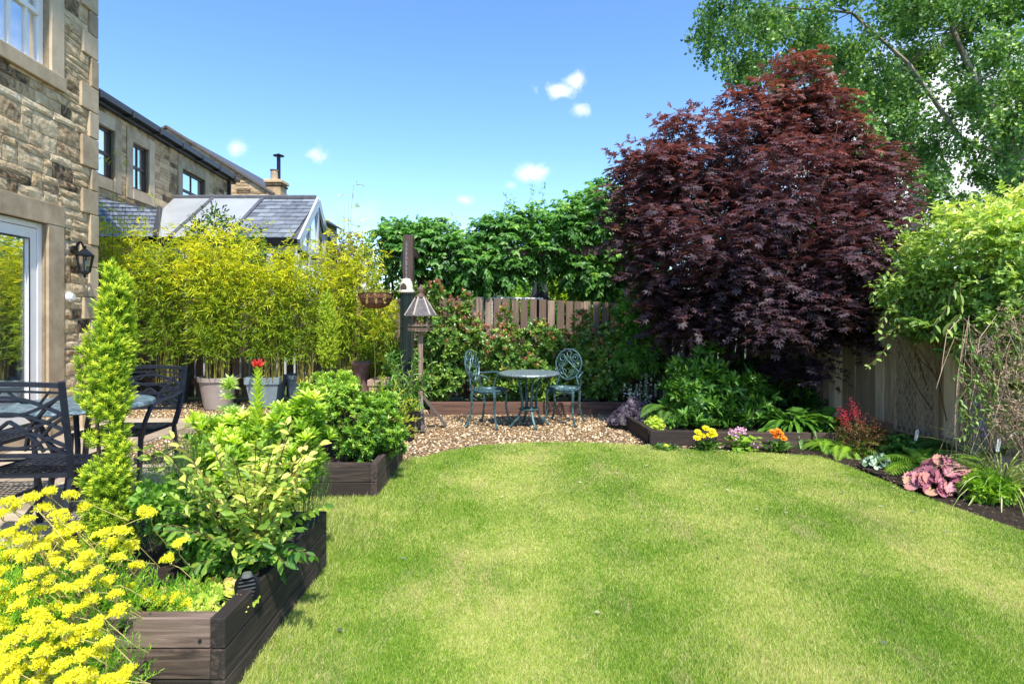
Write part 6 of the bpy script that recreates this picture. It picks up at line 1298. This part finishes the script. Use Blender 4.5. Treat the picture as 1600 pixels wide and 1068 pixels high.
o, d = in_blobs([B(1350, 690, c.y, 38, 30)], 240, .5); sprays(lm, T_LANCE, o, d + [0, 0, .6], .07, 5, .04, .012, .6, .7, 0, .4)
q.build('stems', M_brownstem, t); lm.build('foliage', leafmat('bronze_leaf', [(0, (.05, .08, .02)), (.5, (.14, .1, .04)), (1, (.28, .13, .06))]), t)
c = G(1373, 728); heuchera('silver_lamium', 'small silver-green leafed clump at the soil edge', 'plant', (c.x, c.y, 0), .12, .09, 90, .04, leafmat('silver_leaf', [(0, (.05, .12, .05)), (.6, (.2, .32, .2)), (1, (.5, .6, .5))], .2), .1)
fern('male_fern', 'largest yellow-green fern spreading before the lattice panel', (*G(1452, 735)[:2], 0), 44, .52, M_fern, lean=(-.1, -.25))
fern('male_fern', 'darker fern close against the fence behind the pink heuchera', (*G(1500, 715)[:2], 0), 30, .52, M_dfern, rn=(.5, 1))
fern('shield_fern', 'mid green fern at the fence foot behind the crimson plumes', (*G(1395, 690)[:2], 0), 26, .44, M_fern, rn=(.1, .5))
fern('shield_fern', 'feathery fern between the lattice panel and the concrete post', (*G(1540, 712)[:2], 0), 30, .46, M_fern, rn=(.2, .6))
fern('shield_fern', 'low fern filling the gap before the end of the black edging', (*G(1290, 700)[:2], 0), 18, .32, M_fern, rn=(.2, .7))
for (lab, u, v, rx, n) in (('low leafy groundcover behind the silver-leafed plant', 1410, 712, .22, 240), ('low leafy groundcover left of the crimson plumes', 1300, 693, .2, 220), ('low leafy groundcover at the foot of the dead stems', 1580, 735, .22, 260)):
    cc = G(u, v); t = plant('groundcover', lab, 'plant', cc, 'leafy groundcover patches in the right border'); lm = LM(); o, d = in_blobs([(cc.x, cc.y, .06, rx, .16, .12)], n, .5); rosettes(lm, T_OVAL, o, d + [0, -.2, .6], 6, .05, .026, rng.uniform(.2, .8, n)); lm.build('foliage', M_green, t)
c = G(1487, 770); heuchera('pink_heuchera', 'dusky pink ruffled heuchera mound at the lawn edge', 'flowering plant', (c.x, c.y + .07, .0), .25, .16, 150, .085, leafmat('pink_heuchera_leaf', [(0, (.12, .025, .05)), (.4, (.3, .09, .14)), (.8, (.5, .22, .25)), (1, (.55, .3, .16))], .25, .45, (1.3, .8, .8)), .22)
c = G(1555, 770); strap('sedge_grass', 'arching pale green grass tuft at the right frame edge', 'grass', (c.x + .05, c.y, 0), 130, .62, .009, leafmat('sedge', [(0, (.16, .28, .05)), (.6, (.4, .5, .14)), (1, (.6, .6, .32))]), .8, up=1.2)
c = G(1545, 780); t = plant('lawn_edge_herb', 'low feathery bright green herb right of the pink heuchera', 'plant', c); lm = LM(); o, d = in_blobs([(c.x, c.y, .06, .14, .1, .1)], 260, .5); sprays(lm, T_ACER3, o, d + [0, 0, .6], .06, 4, .04, .06, .7, .6, 0, .5, rng.uniform(.3, .8, 260)); lm.build('leaves', M_fern, t)
t = plant('blue_bellflower', 'violet-blue flower spikes in front of the concrete fence post', 'flower', G(1532, 760)); q = MB(); f = LM(); c = G(1532, 760)
for (u, v) in ((1527, 630), (1531, 655), (1536, 668), (1545, 645)): 
    e = P(u, v, c.y); q.tube([c, (c + e) / 2 + Vector((.02, 0, 0)), e], .003, 4); n = 26; f = LM(); f.add(T_ACER3, A(*e) + np.stack([rng.normal(0, .012, n), rng.normal(0, .012, n), rng.uniform(-.06, .01, n)], 1), runit(n) + [0, -.3, 0], runit(n), .02, .03); f.build('flower_spike', leafmat('blue_petal', [(0, (.12, .12, .45)), (1, (.28, .28, .65))]), t)
q.build('stems', M_stem, t)
for (lab, u, v, Y) in (('white plastic plant label standing among the ferns', 1433, 677, 4.9), ('larger white plant label tilted beside the grass tuft', 1561, 692, 4.1)):
    p = P(u, v, Y); q = MB(); q.prism([(-.014, 0, -.06), (.014, 0, -.06), (.018, 0, .02), (0, 0, .04), (-.018, 0, .02)], (0, .002, 0));  ob = q.build('plant_label', M_white, loc=tuple(p), local=True); ob.rotation_euler = (0, .25, .2); tag(ob, lab, 'plant label', 'plant labels in the border')
p = G(1575, 740); q = MB(); q.lathe([(0, 0), (.16, 0), (.15, .1), (.09, .16), (0, .17)], n=9); q.v = [(x * (1 + rr(-.15, .15)), y * (1 + rr(-.15, .15)), z) for x, y, z in q.v]; tag(q.build('border_stone', M_dress, loc=(p.x, p.y, -.02), local=True, bevel=.01), 'buff stone lying at the foot of the right fence', 'stone')
# fallen leaves
lf = [(455, 990), (928, 955), (1078, 822), (1375, 1000), (904, 752), (788, 775), (628, 871), (640, 760), (1030, 740), (1072, 748), (1040, 733), (1013, 727), (966, 737), (1010, 708), (988, 707), (1150, 724), (1165, 735), (1225, 800), (1180, 795), (1140, 765), (1340, 742), (1308, 740), (1275, 738), (1400, 760), (1430, 800), (1120, 870), (1318, 770), (1000, 806), (920, 723), (805, 703), (700, 722), (1475, 830), (1240, 765), (1380, 790), (1100, 757), (535, 985)]
Ml = leafmat('fallen_leaf', [(0, (.03, .035, .03)), (.4, (.12, .14, .12)), (.7, (.3, .3, .17)), (1, (.42, .42, .28))], .15)
for i, (u, v) in enumerate(lf):
    p = G(u, v, .021); lm = LM(); lm.add(T_OVAL, [(0, 0, 0)], runit(1) * [1, 1, .15], A(0, -.3, 1)[None] + runit(1) * .3, rr(.022, .034), .014, rng.random()); ob = lm.build('fallen_leaf', Ml, loc=tuple(p), local=True); tag(ob, 'small curled dry leaf lying on the lawn', 'leaf', 'fallen leaves on the lawn')
# ------------------------------------------------------------ beyond the fence
def bush(name, label, cat, cr, n, mat, L, Wd, rlo=.1, rhi=.7, group='shrubs and trees beyond the back fence', tm=T_OVAL, k=5, trunk=True, tl=.2, ht=0.0):
    bl = [B(*c) for c in cr]; b = bl[0]; t = plant(name, label, cat, (b[0], b[1], 0), group); lm = LM(); bl2 = lumps(bl, 8, .42, .9); o, d = in_blobs(bl2, n, .35); kk = o[:, 2] > .05; o, d = o[kk], d[kk]
    sprays(lm, tm, o, d + [0, 0, .2], tl, k, L, Wd, .5, .7, 0, .5, np.clip(rng.uniform(rlo, rhi, len(o)) + ht * d[:, 2], 0, 1)); q = MB(); branchy(q, (b[0], b[1], -.05), [tuple(x) for x in o[:24]], .05, .01, .1, 5); q.build('trunk', M_bark, t); lm.build('crown', mat, t)
bush('garden_shrub', 'bright lime rounded shrub right of the folded parasol', 'shrub', [(880, 450, 11.5, 34, 30), (905, 470, 11.4, 30, 30)], 800, M_lime, .11, .05)
bush('garden_shrub', 'mid green bush left of the folded parasol', 'shrub', [(800, 460, 13, 45, 26), (770, 480, 13, 40, 30), (830, 450, 14, 25, 25)], 900, M_fern, .1, .045, .1, .6)
bush('grey_shrub', 'grey-green soft shrub glimpsed left of the parasol', 'shrub', [(740, 470, 12, 35, 25), (715, 480, 12, 25, 30)], 600, leafmat('grey_leaf', [(0, (.12, .2, .14)), (1, (.35, .45, .36))]), .09, .02)
bush('garden_shrub', 'yellow-flecked golden shrub above the right pickets', 'shrub', [(945, 478, 10.2, 40, 18), (975, 485, 10.2, 20, 16)], 500, M_bam, .07, .03, .7, 1)
bush('garden_tree', 'olive green tree behind the wisteria end', 'tree', [(940, 440, 14, 60, 60), (990, 420, 14.5, 60, 80), (900, 420, 16, 40, 40)], 1500, M_green, .14, .06, .2, .8)
bush('garden_tree', 'green tree seen through the maple crown', 'tree', [(1330, 400, 15, 110, 70), (1240, 430, 15, 90, 60), (1420, 380, 15, 70, 60)], 1500, M_wis, .15, .06, .1, .6)
bush('garden_tree', 'brown-leafed small tree behind the wispy bamboo', 'tree', [(550, 400, 12, 26, 22), (545, 430, 12, 40, 30)], 400, leafmat('brown_leaf', [(0, (.06, .07, .02)), (.5, (.18, .15, .05)), (1, (.35, .2, .08))]), .1, .045)
bush('ivy_bush', 'dark evergreen climbing in front of the garden room wall', 'shrub', [(345, 375, 9.6, 45, 32), (360, 430, 9.6, 50, 50), (300, 440, 9.7, 40, 40)], 900, M_green, .08, .035, 0, .4)
bush('ivy_bush', 'green shrub between the two pergola posts', 'shrub', [(620, 440, 10.5, 50, 50), (680, 470, 11, 60, 40)], 900, M_fern, .1, .045, 0, .5)
t = plant('distant_hedge', 'far line of green trees low on the horizon', 'trees', (0, 40, 0)); tag(t, kind='stuff'); lm = LM(); bl = []
for i in range(90): Yh = rr(36, 50); bl.append((-60 + i * 1.5, Yh, rr(.5, 1.5), 3, 2.5, rr(1.2, 2.6)))
o, d = in_blobs(bl, 9000, .3); sprays(lm, T_OVAL, o, d, .6, 4, .5, .3, .5, .7, 0, .5, rng.uniform(.1, .7, 9000)); ob = lm.build('leaves', M_green, t)
